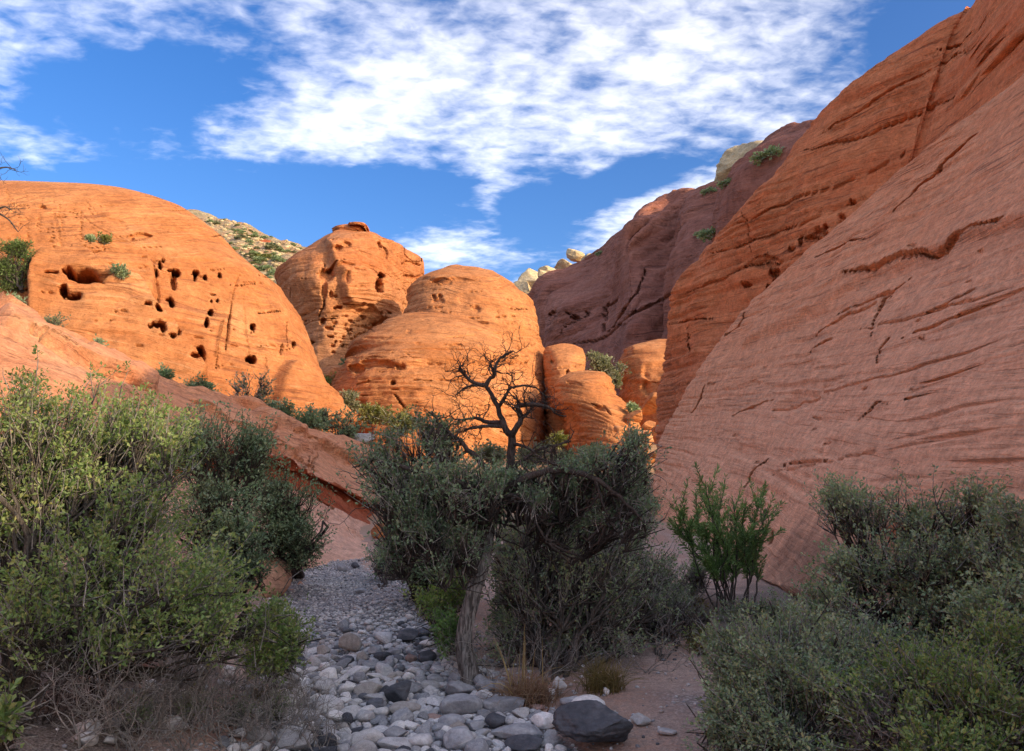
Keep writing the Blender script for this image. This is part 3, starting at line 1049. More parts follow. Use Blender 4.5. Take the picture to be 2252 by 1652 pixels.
for (cx_, cy_, cz_, fx_) in ((-15.0, -30, 8.0, -9.0), (-17.5, -14, 12.5, -8.5), (-17.5, -2, 12.5, -8.0), (-16.5, 8, 9.5, -7.8)):
    c_, f_ = np.array([cx_, cy_, cz_]), np.array([fx_, cy_, 0.3])
    e = [c_ + np.array([-12, 2, -5.0]), c_ + np.array([-2.5, 0.5, 0.1])]
    for t in (0, 0.3, 0.55, 0.58, 0.72, 0.85, 1.0):
        e.append(c_ * (1 - t) + f_ * t + np.array([0.9, 0, 0.7]) * math.sin(math.pi * t) * 1.3)
    e.append(f_ + np.array([0.5, 0, -1.0]))
    ext.append(e)
net = np.array(ext + ramp_cols)
ramp_cracks = [
    ([(640, 962), (672, 972), (707, 987), (735, 1004), (753, 1014), (800, 1030)], 0.5, 6),
    ([(707, 987), (700, 1000), (685, 1020), (665, 1030)], 0.25, 4),
    ([(60, 740), (140, 790), (200, 815), (280, 838), (330, 860)], 0.45, 5),
    ([(400, 872), (470, 905), (540, 945), (620, 985)], 0.35, 3),
    ([(540, 945), (530, 975)], 0.3, 2.5),
    ([(600, 948), (588, 985), (596, 1000)], 0.35, 2.6),
    ([(560, 962), (640, 1000), (700, 1036)], 0.3, 2.6),
    ([(470, 895), (455, 940)], 0.3, 2.4),
    ([(690, 985), (672, 1030)], 0.3, 2.4),
    ([(640, 1090), (690, 1100), (740, 1128)], 0.3, 2.4),
    ([(590, 1240), (680, 1190)], 0.1, 3),
    ([(690, 1130), (760, 1175), (820, 1200)], 0.12, 3),
]
ramp_plates = [([(380, 850), (470, 905), (540, 945), (600, 950), (590, 985), (640, 1000), (672, 985), (661, 940), (507, 880)], 0.22, 3),
               ([(590, 985), (640, 1000), (700, 1036), (672, 1040), (600, 1005)], -0.18, 3),
               ([(507, 890), (584, 925), (661, 950), (737, 970), (830, 1000), (800, 1026), (753, 1012), (707, 984), (640, 958), (560, 930)], 0.4, 4),
               ([(0, 660), (100, 735), (200, 780), (300, 810), (340, 858), (280, 836), (200, 812), (140, 788), (60, 738), (0, 715)], 0.45, 4)]
ramp_u = np.concatenate([np.linspace(0, 4, 60)[:-1], np.linspace(4, net.shape[0] - 1, 320)])
G = cr(cr(net, ramp_u, 0), 190, 1)
N = grid_normals(G)
if N[220, 70] @ (np.array([0, 0, 2]) - G[220, 70]) < 0:
    N = -N
G = displace(G, N, sc=0.7, rough=0.12, ledge=0.12, dip=(0.3, 0.2, 1.0), freq=1.2, cracks=ramp_cracks, plates=ramp_plates, low=0.25,
             holes=[(687, 1025, 8, 7, 0.4), (640, 1225, 10, 4, 0.1)])
vb = np.linspace(0, net.shape[1] - 1, 190)
# rows 4..6 of the net are the brick red undercut band, its own bed of rock
i0, i1 = np.searchsorted(vb, 4.0), np.searchsorted(vb, 6.0)
ramp = obj("sandstone_ramp", mesh_from("sandstone_ramp", G.reshape(-1, 3), [grid_faces(*G.shape[:2])]), M_ramp)
ramp.data.materials.append(M_under)
mi = np.zeros((len(ramp_u) - 1, 189), np.int32)
mi[70:, i0:i1] = 1
ramp.data.polygons.foreach_set('material_index', mi.ravel())
tag(ramp, "long pink rock ramp with a brick red undercut band, sloping down left of the wash", "rock slab")


# ------------------------------------------------------------------ domes
def S1(x, y):
    return (x * 0.3378, 338.1 + y * 0.3378)


def S2(x, y):
    return (591.7 + x * 0.3327, 464.9 + y * 0.3327)


def short_ledges(seed, n, x0, x1, y0, y1, lo=12, hi=60, slope=0.0, amt=(0.25, 0.7)):
    r = np.random.default_rng(seed)
    out = []
    for _ in range(n):
        x, y, L = r.uniform(x0, x1), r.uniform(y0, y1), r.uniform(lo, hi)
        k = slope + r.normal(0, 0.07)
        out.append(([(x - L / 2, y + k * L / 2), (x - L * 0.1, y + r.normal(0, 1.5)), (x + L / 2, y - k * L / 2)], r.uniform(*amt), r.uniform(1.4, 2.3)))
    return out


# left dome
outl = [(-500, 402), (-800, 430), (-1000, 520), (-1100, 700), (-1150, 1000)]
outr = [(150, 402), (200, 405), (250, 412), (300, 424), (350, 438), (405, 460), (440, 482), (488, 520), (525, 560), (576, 602), (604, 622),
        (627, 660), (650, 700), (668, 740), (690, 800), (712, 850), (730, 880), (745, 910), (765, 960), (780, 1000)]
G, nt = lobe(outl, outr, (-60, 400), 64, 17, 280, 330, expo=2.5, dense=1.42)
holes = [(*S1(1150, 768), 9, 7, 1.8), (*S1(1110, 765), 4, 4, .8), (*S1(1270, 768), 7, 7, 1.4), (*S1(1265, 810), 3, 6, .6), (*S1(1332, 797), 4.5, 6, 1.3), (*S1(1432, 790), 4, 6, 1.3),
         (*S1(1047, 725), 4.5, 10, 1.2), (*S1(1065, 685), 4, 5, .8), (*S1(1020, 770), 3, 8, .6), (*S1(1112, 960), 6, 11, 1.5), (*S1(1085, 940), 4, 4, .6), (*S1(1130, 830), 6, 18, .6), (*S1(1370, 1028), 5, 9, 1.5),
         (*S1(1345, 1100), 5, 11, 1.4), (*S1(1650, 1130), 6, 9, 1.8), (*S1(1640, 1338), 12, 9, 1.8), (*S1(1300, 1315), 12, 22, 2.2),
         (*S1(1412, 953), 3.5, 3.5, 0.9), (*S1(1380, 953), 3, 3, 0.8), (*S1(1385, 915), 5, 2, .5), (*S1(1030, 1085), 10, 9, 1.0), (*S1(965, 1068), 7, 5, .8),
         (*S1(1020, 1195), 15, 8, 1.0), (*S1(965, 1210), 5, 4, .8), (*S1(1055, 1225), 5, 7, .8), (*S1(1905, 1245), 3.5, 6, 0.9),
         (*S1(1110, 1268), 5, 5, .7), (*S1(1145, 1230), 3.5, 12, .6), (*S1(445, 985), 7, 12, 1.2), (*S1(500, 1010), 18, 6, .9),
         (*S1(370, 888), 16, 3, .6), (*S1(470, 870), 12, 10, 1.4), (*S1(560, 890), 34, 14, 1.6), (*S1(660, 910), 14, 7, 1.0),
         (*S1(280, 352), 10, 4, .5), (*S1(120, 350), 14, 6, .25), (*S1(640, 570), 22, 7, .4), (*S1(860, 545), 6, 8, .5), (*S1(930, 530), 22, 7, .5),
         (*S1(2060, 1238), 3, 3, 0.5), (*S1(1240, 1390), 10, 6, .5)]
cracks = [([S1(1505, 960), S1(1490, 1080), S1(1480, 1180), S1(1465, 1300)], 1.0, 5), ([S1(1838, 1240), S1(1820, 1330)], 0.8, 4),
          ([S1(1870, 1100), S1(1870, 1250)], 0.4, 3), ([S1(1560, 790), S1(1530, 840), S1(1505, 960)], 0.35, 3),
          ([S1(170, 380), S1(180, 470), S1(190, 570)], 0.3, 3), ([S1(262, 330), S1(258, 420), S1(265, 540)], 0.35, 3),
          ([S1(345, 250), S1(350, 380), S1(380, 520), S1(400, 640)], 0.3, 3), ([S1(430, 300), S1(400, 420), S1(420, 560)], 0.25, 3),
          ([S1(60, 300), S1(80, 420)], 0.3, 3), ([S1(200, 230), S1(270, 300)], 0.25, 3), ([S1(520, 260), S1(620, 360), S1(660, 440)], 0.25, 3),
          ([S1(480, 310), S1(560, 420), S1(640, 480), S1(790, 570)], 0.3, 3), ([S1(0, 260), S1(60, 300)], 0.25, 3),
          ([S1(470, 650), S1(600, 690), S1(720, 655)], 0.5, 4), ([S1(540, 580), S1(720, 575), S1(870, 585)], 0.45, 4),
          ([S1(470, 520), S1(540, 575)], 0.3, 3), ([S1(660, 400), S1(760, 420), S1(820, 440)], 0.3, 3),
          ([S1(1000, 660), S1(1010, 800), S1(1030, 900), S1(1030, 1040)], 0.5, 5), ([S1(1030, 1040), S1(1100, 1130), S1(1180, 1250), S1(1290, 1400)], 0.3, 3),
          ([S1(1420, 1270), S1(1400, 1400)], 0.5, 4), ([S1(1460, 1050), S1(1430, 1180), S1(1400, 1330)], -0.5, 5),
          ([S1(1730, 1330), S1(1740, 1430)], 0.3, 3), ([S1(1650, 1400), S1(1600, 1200), S1(1580, 900)], 0.15, 6)]
cracks = [(p_, a_ * 0.8, min(w_, 3.4) * 0.8) for p_, a_, w_ in cracks]
holes = [(x_, y_, a_ * 0.95, b_ * 1.0, d_ * 2.2) for x_, y_, a_, b_, d_ in holes]
rj = np.random.default_rng(8)
cracks += short_ledges(81, 55, 20, 640, 440, 860)
for _ in range(42):
    x, y = rj.uniform(0, 640), rj.uniform(220, 640)
    if y < 200 + max(0, x - 300) * 0.2:
        continue
    ln_ = rj.uniform(30, 120)
    tl = rj.uniform(-0.25, 0.5)
    cracks.append(([S1(x, y), S1(x + ln_ * tl * 0.5 + rj.normal(0, 5), y + ln_ / 2), S1(x + ln_ * tl, y + ln_)], 0.45, 2.0))
plates = [([S1(*a) for a in ((235, 780), (290, 700), (420, 690), (600, 720), (780, 800), (900, 870), (960, 940), (1030, 1030), (1130, 1170),
                             (1260, 1340), (1330, 1460), (1100, 1700), (300, 1700), (200, 1000))], 1.7, 9),
          ([S1(*a) for a in ((440, 850), (560, 850), (740, 885), (690, 915), (580, 940), (470, 915))], -0.9, 4),
          ([S1(*a) for a in ((470, 590), (860, 600), (960, 650), (1010, 760), (990, 950), (900, 860), (780, 790), (600, 712), (430, 690))], 0.6, 6),
          ([S1(*a) for a in ((1860, 1370), (1960, 1450), (2100, 1600), (2300, 1800), (1700, 1800), (1780, 1500))], 1.2, 8),
          ]
dm = obj("sandstone_dome", mesh_from("sandstone_dome", *lobe_mesh(G, nt, sc=2.0, rough=0.30, ledge=0.24, freq=0.7, low=0.55, warp=0.7, holes=holes,
                                                             cracks=cracks, plates=plates)), M_dome)
tag(dm, "broad sunlit orange rock dome on the left, pierced by rows of small dark holes", "rock dome")

# pinnacle with its cap
outl = [S2(425, 165), S2(330, 240), S2(200, 350), S2(55, 490), S2(95, 570), S2(130, 640), S2(190, 750), S2(250, 860), S2(240, 1000), S2(200, 1200)]
outr = [S2(700, 165), S2(740, 195), S2(790, 235), S2(860, 285), S2(915, 325), S2(940, 350), S2(940, 430), S2(925, 500), S2(905, 560), S2(895, 650), S2(885, 740), S2(905, 1000), S2(950, 1200)]
G, nt = lobe(outl, outr, S2(560, 128), 104, 17, 210, 190, expo=1.7, prof=2.6)
over = [S2(*a) for a in ((470, 575), (480, 620), (560, 640), (610, 650), (640, 700), (660, 730), (760, 750), (830, 700), (930, 660), (1000, 400), (800, 100), (500, 90), (380, 200), (420, 380), (460, 470))]
holes = [(*S2(660, 470), 6, 8, 2.4), (*S2(650, 522), 8, 10, 2.6), (*S2(398, 395), 7, 6, 2.4), (*S2(380, 430), 16, 16, 1.3), (*S2(365, 520), 7, 22, 1.0),
         (*S2(435, 300), 8, 7, .7), (*S2(480, 275), 8, 6, .6), (*S2(660, 280), 5, 7, .9), (*S2(690, 320), 7, 12, .7),
         (*S2(375, 730), 7, 9, 1.1), (*S2(440, 640), 9, 4, 1.2), (*S2(480, 470), 4, 4, .8), (*S2(310, 875), 6, 4, 1.0), (*S2(570, 920), 4, 8, 1.0),
         (*S2(430, 570), 4, 4, .8), (*S2(405, 560), 4, 8, .8), (*S2(470, 410), 12, 4, .6), (*S2(860, 360), 20, 4, .8), (*S2(870, 430), 22, 3, .7),
         (*S2(155, 885), 3, 3, .3)]
for _ in range(55):
    x, y = rr.uniform(400, 730), rr.uniform(680, 950)
    if x > 760 - (y - 720) * 0.6:
        continue
    holes.append((*S2(x, y), rr.uniform(2, 6), rr.uniform(1.5, 3.5), rr.uniform(0.4, 1.1)))
cracks = [([S2(370, 350), S2(355, 480), S2(365, 620), S2(340, 700)], 0.8, 4), ([S2(590, 430), S2(620, 440), S2(640, 480)], 0.6, 4),
          ([S2(700, 510), S2(760, 530), S2(830, 520)], 0.4, 3), ([S2(840, 270), S2(835, 310), S2(880, 340)], 0.6, 5), ([S2(160, 490), S2(158, 570)], 0.3, 3),
          ([S2(830, 350), S2(940, 340)], 0.5, 4), ([S2(820, 430), S2(940, 420)], 0.5, 4), ([S2(470, 620), S2(600, 640), S2(660, 725), S2(780, 748)], 0.8, 5),
          ([S2(800, 720), S2(805, 600)], 0.4, 3)]
cracks += short_ledges(84, 30, 640, 890, 540, 760, 8, 40)
pn = empty("sandstone_pinnacle", tuple(G[-1].mean(0)))
bd = obj("spire", mesh_from("pinnacle_body", *lobe_mesh(G, nt, sc=2.6, rough=0.5, ledge=0.28, freq=0.6, low=0.9, warp=1.2, holes=holes, cracks=cracks,
                                                        plates=[(over, 1.6, 4)])), M_pin)
bd.location = tuple(-np.array(pn.location)); bd.parent = pn
# flat cap rocks
capG, cn = lobe([(736, 513), (738, 519), (742, 524)], [(806, 512), (809, 517), (806, 524)], (775, 499), 100, 3.6, 40, 60, expo=3)
cp_ = obj("cap_rock", mesh_from("cap_rock", *lobe_mesh(capG, cn, sc=0.8, rough=0.35, ledge=0.3, freq=1.2, low=0.4)), M_pin)
cp_.location = tuple(-np.array(pn.location)); cp_.parent = pn
capG, cn = lobe([(768, 503), (772, 509)], [(812, 501), (810, 508)], (792, 496), 98.5, 2.8, 30, 50, expo=3)
cp_ = obj("cap_rock", mesh_from("cap_rock", *lobe_mesh(capG, cn, sc=0.8, rough=0.3, ledge=0.25, freq=1.2, low=0.3)), M_pin)
cp_.location = tuple(-np.array(pn.location)); cp_.parent = pn
tag(pn, "orange rock spire with a flat cap and two dark holes in its face", "rock spire")

# centre dome, two swells in one mass
outl = [S2(1100, 402), S2(1050, 422), S2(1000, 452), S2(950, 500), S2(920, 545), S2(930, 640), S2(900, 800), S2(850, 1700)]
outr = [S2(1330, 388), S2(1450, 400), S2(1510, 418), S2(1560, 448), S2(1625, 495), S2(1660, 545), S2(1705, 575), S2(1740, 620), S2(1755, 670), S2(1785, 760), S2(1790, 850),
        S2(1800, 905), S2(1832, 1000), S2(1850, 1080), S2(1863, 1150), S2(1867, 1350), S2(1855, 1550), S2(1850, 1750)]
G, nt = lobe(outl, outr, S2(1235, 358), 90, 15, 170, 180, expo=2.2)
h1 = [(*S2(1150, 470), 28, 5, 1.4), (*S2(1095, 570), 4, 6, .9), (*S2(1135, 568), 4, 6, .9), (*S2(1120, 600), 14, 4, .5), (*S2(1540, 1080), 6, 20, 1.2),
      (*S2(1600, 1040), 28, 12, 1.0), (*S2(1380, 650), 10, 8, .5), (*S2(1290, 580), 12, 12, .25)]
c1_ = [([S2(1060, 460), S2(1150, 470), S2(1240, 462), S2(1330, 470), S2(1390, 470)], 0.9, 5), ([S2(1320, 620), S2(1370, 640), S2(1390, 670)], 0.4, 4),
       ([S2(1080, 520), S2(1230, 520)], 0.3, 3), ([S2(1650, 880), S2(1720, 1000)], 0.3, 5), ([S2(1510, 640), S2(1520, 670)], 0.3, 3)]
c1_ += short_ledges(82, 26, 930, 1180, 600, 760, 10, 45)
pa = lobe_mesh(G, nt, sc=2.4, rough=0.38, ledge=0.28, freq=0.75, low=0.6, warp=0.8, holes=h1, cracks=c1_, dip=(0.06, 0, 1),
               plates=[([S2(*a) for a in ((1020, 440), (1060, 465), (1150, 478), (1250, 470), (1400, 475), (1560, 470), (1500, 380), (1200, 340))], 0.9, 4)])
outl = [S2(905, 690), S2(860, 705), S2(800, 745), S2(760, 785), S2(715, 825), S2(680, 862), S2(640, 910), S2(612, 955), S2(590, 1032), S2(520, 1085), S2(470, 1160), S2(432, 1230), S2(420, 1330), S2(400, 1750)]
outr = [S2(1150, 672), S2(1260, 695), S2(1400, 742), S2(1500, 792), S2(1600, 865), S2(1650, 950), S2(1700, 1020), S2(1750, 1100), S2(1800, 1200), S2(1835, 1310), S2(1845, 1500), S2(1850, 1750)]
G, nt = lobe(outl, outr, S2(1000, 668), 84, 18, 260, 260, expo=2.1)
h2 = [(*S2(810, 1140), 4.5, 4.5, 1.2), (*S2(1040, 728), 7, 4, 1.0), (*S2(800, 1030), 9, 4, .9), (*S2(870, 1048), 9, 5, 1.0), (*S2(600, 1055), 14, 7, 1.0),
      (*S2(700, 1030), 25, 4, .7), (*S2(935, 805), 6, 8, .6), (*S2(1245, 890), 8, 3, .8)]
c2_ = [([S2(590, 1050), S2(680, 1040), S2(790, 1025), S2(890, 1045)], 0.8, 5), ([S2(830, 1210), S2(870, 1260), S2(905, 1310)], 1.0, 6),
       ([S2(640, 930), S2(800, 945), S2(1000, 930), S2(1200, 930), S2(1340, 935)], 0.4, 3), ([S2(1225, 885), S2(1265, 890), S2(1272, 920)], 0.6, 4),
       ([S2(920, 780), S2(945, 820)], 0.5, 5), ([S2(1520, 840), S2(1560, 830), S2(1590, 880)], 0.4, 3), ([S2(760, 760), S2(900, 720), S2(1100, 715)], 0.35, 3),
       ([S2(980, 900), S2(1030, 895)], 0.4, 3), ([S2(1480, 790), S2(1560, 830)], .3, 3), ([S2(700, 1120), S2(600, 1160)], 0.5, 4), ([S2(1280, 700), S2(1420, 760), S2(1530, 850)], 0.25, 3),
       ([S2(920, 960), S2(950, 1000), S2(1000, 995)], .4, 4)]
c2_ += short_ledges(83, 70, 780, 1190, 700, 980, 12, 70)
pb_ = lobe_mesh(G, nt, sc=2.2, rough=0.36, ledge=0.32, freq=0.75, low=0.5, warp=0.7, holes=h2, cracks=c2_, dip=(0.06, 0, 1),
                plates=[([S2(*a) for a in ((560, 1060), (700, 1042), (800, 1030), (900, 1050), (1100, 1000), (1500, 1020), (1700, 1000), (1300, 650), (800, 650), (500, 950))], 0.7, 5)])
cdm = obj("sandstone_dome", mesh_from("centre_dome", *join_parts([pa, pb_])), M_centre)
tag(cdm, "rounded double-topped orange dome standing right behind the bare tree crown", "rock dome")

# small domes right of it
G, nt = lobe([(1200, 764), (1195, 775), (1192, 800), (1196, 900), (1196, 1000)], [(1262, 758), (1280, 768), (1286, 785), (1284, 830), (1276, 900), (1280, 1000)], (1235, 755), 82, 7, 80, 80, expo=2.4)
sd = obj("sandstone_dome", mesh_from("small_dome", *lobe_mesh(G, nt, sc=1.6, rough=0.25, ledge=0.20, freq=1.0, low=0.5, holes=[(1249, 818, 5, 9, .9), (1210, 790, 5, 4, .4)],
                                                         cracks=[([(1200, 812), (1240, 806), (1280, 800)], .3, 3)])), M_centre)
tag(sd, "small rounded orange knob rising between the big dome and the pink slab", "rock dome")
G, nt = lobe([(1250, 818), (1225, 835), (1212, 850), (1212, 900), (1236, 925), (1243, 960), (1246, 1010), (1235, 1080)],
             [(1330, 818), (1345, 832), (1362, 872), (1385, 905), (1405, 945), (1412, 1000), (1416, 1080)], (1290, 814), 74, 9, 130, 120, expo=1.9)
sd = obj("sandstone_dome", mesh_from("small_dome", *lobe_mesh(G, nt, sc=1.5, rough=0.22, ledge=0.30, freq=1.0, low=0.5, dip=(0.42, 0.1, 1.0),
                                                         holes=[(1262, 843, 18, 4, 1.0), (1222, 925, 20, 22, 2.2), (1320, 895, 14, 5, .5)],
                                                         cracks=[([(1245, 845), (1290, 842), (1340, 850)], 0.5, 4), ([(1300, 885), (1330, 895), (1345, 910)], 0.7, 5)])), M_centre)
tag(sd, "leaning fin of cross-bedded orange rock with a shadowed hollow at its left foot", "rock dome")
G, nt = lobe([(1372, 768), (1358, 800), (1362, 850), (1368, 900), (1370, 1060)], [(1520, 750), (1560, 770), (1580, 850), (1580, 1060)], (1450, 747), 88, 10, 90, 90, expo=2.8)
sd = obj("sandstone_dome", mesh_from("small_dome", *lobe_mesh(G, nt, sc=1.8, rough=0.4, ledge=0.35, freq=0.6, low=0.8, holes=[(1430, 850, 26, 18, .8)],
                                                         plates=[([(1390, 775), (1420, 772), (1470, 780), (1500, 740), (1380, 740)], 0.8, 3),
                                                                 ([(1415, 800), (1470, 790), (1470, 830), (1440, 835), (1412, 822)], -0.7, 3)])), M_dome)
tag(sd, "squarish orange outcrop with a pale scalloped top, half hidden by the red cliff", "rock outcrop")


# ------------------------------------------------------------------ the shaded mountain beyond
ridge = [(1080, 705, 400), (1140, 660, 355), (1175, 640, 335), (1230, 600, 310), (1300, 558, 285), (1370, 505, 260), (1450, 437, 228), (1480, 420, 222), (1530, 418, 215), (1580, 408, 206), (1650, 360, 190), (1710, 325, 178),
         (1780, 285, 158), (1900, 210, 130), (2050, 140, 105)]
foot = [(1100, 830, 290), (1150, 825, 270), (1180, 830, 255), (1215, 830, 235), (1260, 835, 212), (1310, 835, 190), (1370, 840, 168), (1400, 845, 160), (1440, 850, 152), (1475, 850, 146), (1520, 850, 136), (1560, 850, 128),
        (1610, 850, 116), (1700, 850, 100), (1850, 850, 82)]
cols = []
for k, (r, f) in enumerate(zip(ridge, foot)):
    a, b = P(*f), P(*r)
    c = [a + np.array([-2, -3, -16.0]), a]
    for t in (0.2, 0.4, 0.6, 0.8, 0.93):
        q = a * (1 - t) + b * t + np.array([-0.6, -0.3, 0.75]) * 9 * math.sin(math.pi * t) * (0.7 + 0.5 * math.sin(k * 2.1 + t * 2))
        c.append(q)
    c += [b, b + np.array([12, 4, -1.0]), b + np.array([45, 15, -14.0]), b + np.array([90, 30, -70.0])]
    cols.append(c)
net = np.array(cols)
G = cr(cr(net, 320, 0), np.concatenate([np.linspace(0, 7, 220)[:-1], np.linspace(7, net.shape[1] - 1, 20)]), 1)
N = grid_normals(G)
if N[180, 120] @ (np.array([0, 0, 2]) - G[180, 120]) < 0:
    N = -N
# gullies run down the face
u = np.linspace(0, 1, 320)[:, None] * np.ones((1, 239))
v = np.concatenate([np.linspace(0, 0.7, 220)[:-1], np.linspace(0.7, 1, 20)])[None, :] * np.ones((320, 1))
pp = np.stack([u * 15 - v * 9.0, v * 1.5, np.zeros_like(u)], -1)
gul = np.abs(fbm(pp, 3))
gmask = sstep(0.08, 0.25, v) * (1 - sstep(0.40, 0.62, v))
G = G + N * ((gul - 0.2) * 11.0 * gmask)[..., None]
N = grid_normals(G)
if N[180, 120] @ (np.array([0, 0, 2]) - G[180, 120]) < 0:
    N = -N
mt_cr = [([(1300, 690), (1250, 720), (1235, 745)], 2, 2.6), ([(1420, 590), (1400, 650), (1370, 690), (1330, 730)], 2.5, 3.4), ([(1370, 640), (1330, 680), (1325, 730)], 2.5, 3),
         ([(1500, 640), (1400, 690), (1320, 745), (1240, 760)], 2, 2.6), ([(1680, 440), (1660, 480), (1640, 540)], 2, 3)]
G = displace(G, N, sc=6.0, rough=1.1, ledge=0.8, dip=(-0.2, -0.1, 1.0), freq=0.16, low=1.6, warp=5.0, cracks=mt_cr,
             holes=[(1265, 700, 8, 5, 4), (1215, 690, 10, 6, 4), (1290, 690, 4, 4, 3), (1250, 690, 4, 3, 3), (1460, 770, 14, 7, 3), (1420, 770, 8, 5, 3)])
mount = tag(obj("mountain", mesh_from("mountain", G.reshape(-1, 3), [grid_faces(320, 239)]), M_mount), kind="structure")

# scrubby hillside behind the left dome
top = [(150, 470, 190), (330, 470, 180), (430, 474, 172), (470, 484, 168), (520, 498, 163), (560, 515, 158), (600, 530, 153), (640, 545, 148), (690, 560, 143), (760, 600, 140), (850, 660, 140)]
cols = []
for k, (x, y, Y) in enumerate(top):
    b = P(x, y, Y)
    a = P(x + 30, y + 190, Y * 0.72)
    c = [a + np.array([0, -6, -12.0])]
    for t in (0, 0.3, 0.6, 0.85, 1.0):
        c.append(a * (1 - t) + b * t + np.array([0, 0, 1.4]) * math.sin(math.pi * t))
    c += [b + np.array([0, 14, -0.5]), b + np.array([0, 60, -30.0])]
    cols.append(c)
HG = cr(cr(np.array(cols), 150, 0), 110, 1)
N = grid_normals(HG)
if N[70, 50, 2] < 0:
    N = -N
HG = displace(HG, N, sc=3.0, rough=0.8, ledge=0.5, freq=0.2, low=1.5)
hm = NT("scrub_slope")
pos = hm.n('ShaderNodeNewGeometry').outputs['Position']
n1 = hm.noise(pos, 0.25, 5, 0.6, 0.3)
n2 = hm.noise(pos, 1.3, 5, 0.7)
c = hm.mix(hm.ramp(n1, 0.4, 0.62), (0.40, 0.31, 0.20), (0.46, 0.26, 0.15))
c = hm.mix(hm.ramp(n2, 0.50, 0.62, 0, 0.8), c, (0.20, 0.19, 0.11))
c = hm.mix(hm.ramp(n2, 0.40, 0.32, 0, 0.8), c, (0.55, 0.50, 0.42))
hm.principled(c, 0.95, hm.bump(n2, 0.8, 0.6), 0.1)
tag(obj("hillside", mesh_from("hillside", HG.reshape(-1, 3), [grid_faces(150, 110)]), hm.m), kind="structure")


# ------------------------------------------------------------------ rocks of all sizes
def ico(sub):
    t = (1 + 5 ** 0.5) / 2
    v = [(-1, t, 0), (1, t, 0), (-1, -t, 0), (1, -t, 0), (0, -1, t), (0, 1, t), (0, -1, -t), (0, 1, -t), (t, 0, -1), (t, 0, 1), (-t, 0, -1), (-t, 0, 1)]
    f = [(0, 11, 5), (0, 5, 1), (0, 1, 7), (0, 7, 10), (0, 10, 11), (1, 5, 9), (5, 11, 4), (11, 10, 2), (10, 7, 6), (7, 1, 8),
         (3, 9, 4), (3, 4, 2), (3, 2, 6), (3, 6, 8), (3, 8, 9), (4, 9, 5), (2, 4, 11), (6, 2, 10), (8, 6, 7), (9, 8, 1)]
    v = [np.array(a) / np.linalg.norm(a) for a in v]
    for _ in range(sub):
        cache = {}
        nf = []

        def mid_(a, b):
            k = (min(a, b), max(a, b))
            if k not in cache:
                m = v[a] + v[b]
                v.append(m / np.linalg.norm(m))
                cache[k] = len(v) - 1
            return cache[k]
        for a, b, c in f:
            ab, bc, ca = mid_(a, b), mid_(b, c), mid_(c, a)
            nf += [(a, ab, ca), (b, bc, ab), (c, ca, bc), (ab, bc, ca)]
        f = nf
    return np.array(v), np.array(f)


def rock_shape(seed, sub=3, cuts=9, rough=0.07, cut_lo=0.62, flat=1.0):
    """a broken, water-worn stone: a ball planed off by random facets, then roughened; unit size"""
    r = np.random.default_rng(seed)
    V, Fc = ico(sub)
    V = V.copy()
    for _ in range(cuts):
        n = r.normal(size=3); n /= np.linalg.norm(n)
        d = r.uniform(cut_lo, 0.92)
        s = V @ n
        over_ = np.clip(s - d, 0, None)
        V -= n * (over_ * 0.88)[:, None]
    V = V * (1 + rough * fbm(V * 1.6 + seed * 3.7, 4))[:, None] + 0.0
    V = V * (1 + 0.35 * rough * fbm(V * 6 + seed * 1.7, 2))[:, None]
    V /= np.abs(V).max(0)
    return V, Fc


def big_rock(name, px, py, w, h, Y, mat, seed, label, cat="boulder", group=None, deep=0.9, sub=4, rot=None, sink=0.15, **kw):
    """a boulder whose visible width and height in metres follow from its distance; py is its base"""
    b = P(px, py, Y)
    sx = w / F * Y / 2
    sz = h / F * Y / 2
    V, Fc = rock_shape(seed, sub, **kw)
    if rot is not None:
        c, s = math.cos(rot), math.sin(rot)
        V = V @ np.array([[c, s, 0], [-s, c, 0], [0, 0, 1]])
        V /= np.abs(V).max(0)
    V = V * np.array([sx, sx * deep, sz])
    o = obj(name, mesh_from(name, V, [Fc]), mat)
    o.location = (b[0], b[1], b[2] + sz * (1 - sink))
    tag(o, label, cat, group)
    return o


# pale blocks on the skyline and the tumbled blocks in the gap
big_rock("cream_crag", 1170, 655, 90, 75, 352, M_cream, 11, "cream coloured crag at the low end of the shaded mountain's skyline", "crag", cuts=18, cut_lo=0.26, rough=0.16)
big_rock("cream_crag", 1212, 625, 60, 50, 335, M_cream, 12, "pale cream crag just below the blocky skyline knob", "crag", cuts=18, cut_lo=0.26, rough=0.16)
big_rock("cream_crag", 1245, 603, 60, 40, 318, M_cream, 13, "low pale crag between two others on the mountain skyline", "crag", cuts=18, cut_lo=0.26, rough=0.16)
big_rock("skyline_knob", 1268, 578, 48, 38, 306, M_cream, 14, "blocky knob standing up highest on the cream skyline crags", "crag", cuts=14, cut_lo=0.42, rough=0.15)
big_rock("cream_crag", 1150, 672, 60, 60, 350, M_cream, 51, "leftmost cream crag, low where the skyline meets the dome", "crag", cuts=18, cut_lo=0.26, rough=0.16)
big_rock("cream_crag", 1192, 612, 26, 24, 330, M_cream, 52, "small squared cream block perched among the skyline crags", "crag", cuts=14, cut_lo=0.4, rough=0.15)
big_rock("cream_crag", 1298, 577, 40, 26, 290, M_cream, 15, "small pale crag at the right end of the cream skyline rocks", "crag", cuts=18, cut_lo=0.26, rough=0.16)
big_rock("orange_block", 1490, 447, 32, 34, 221, M_dome, 16, "lone sunlit orange block on the ridge of the shaded mountain", "boulder", cuts=14, cut_lo=0.42, rough=0.15)
big_rock("cream_boulder", 1519, 432, 14, 12, 218, M_cream, 17, "small cream boulder on the ridge beside the orange block", "boulder")
big_rock("cream_boulder", 1537, 428, 16, 11, 216, M_cream, 18, "right-hand cream boulder of the pair on the mountain ridge", "boulder")
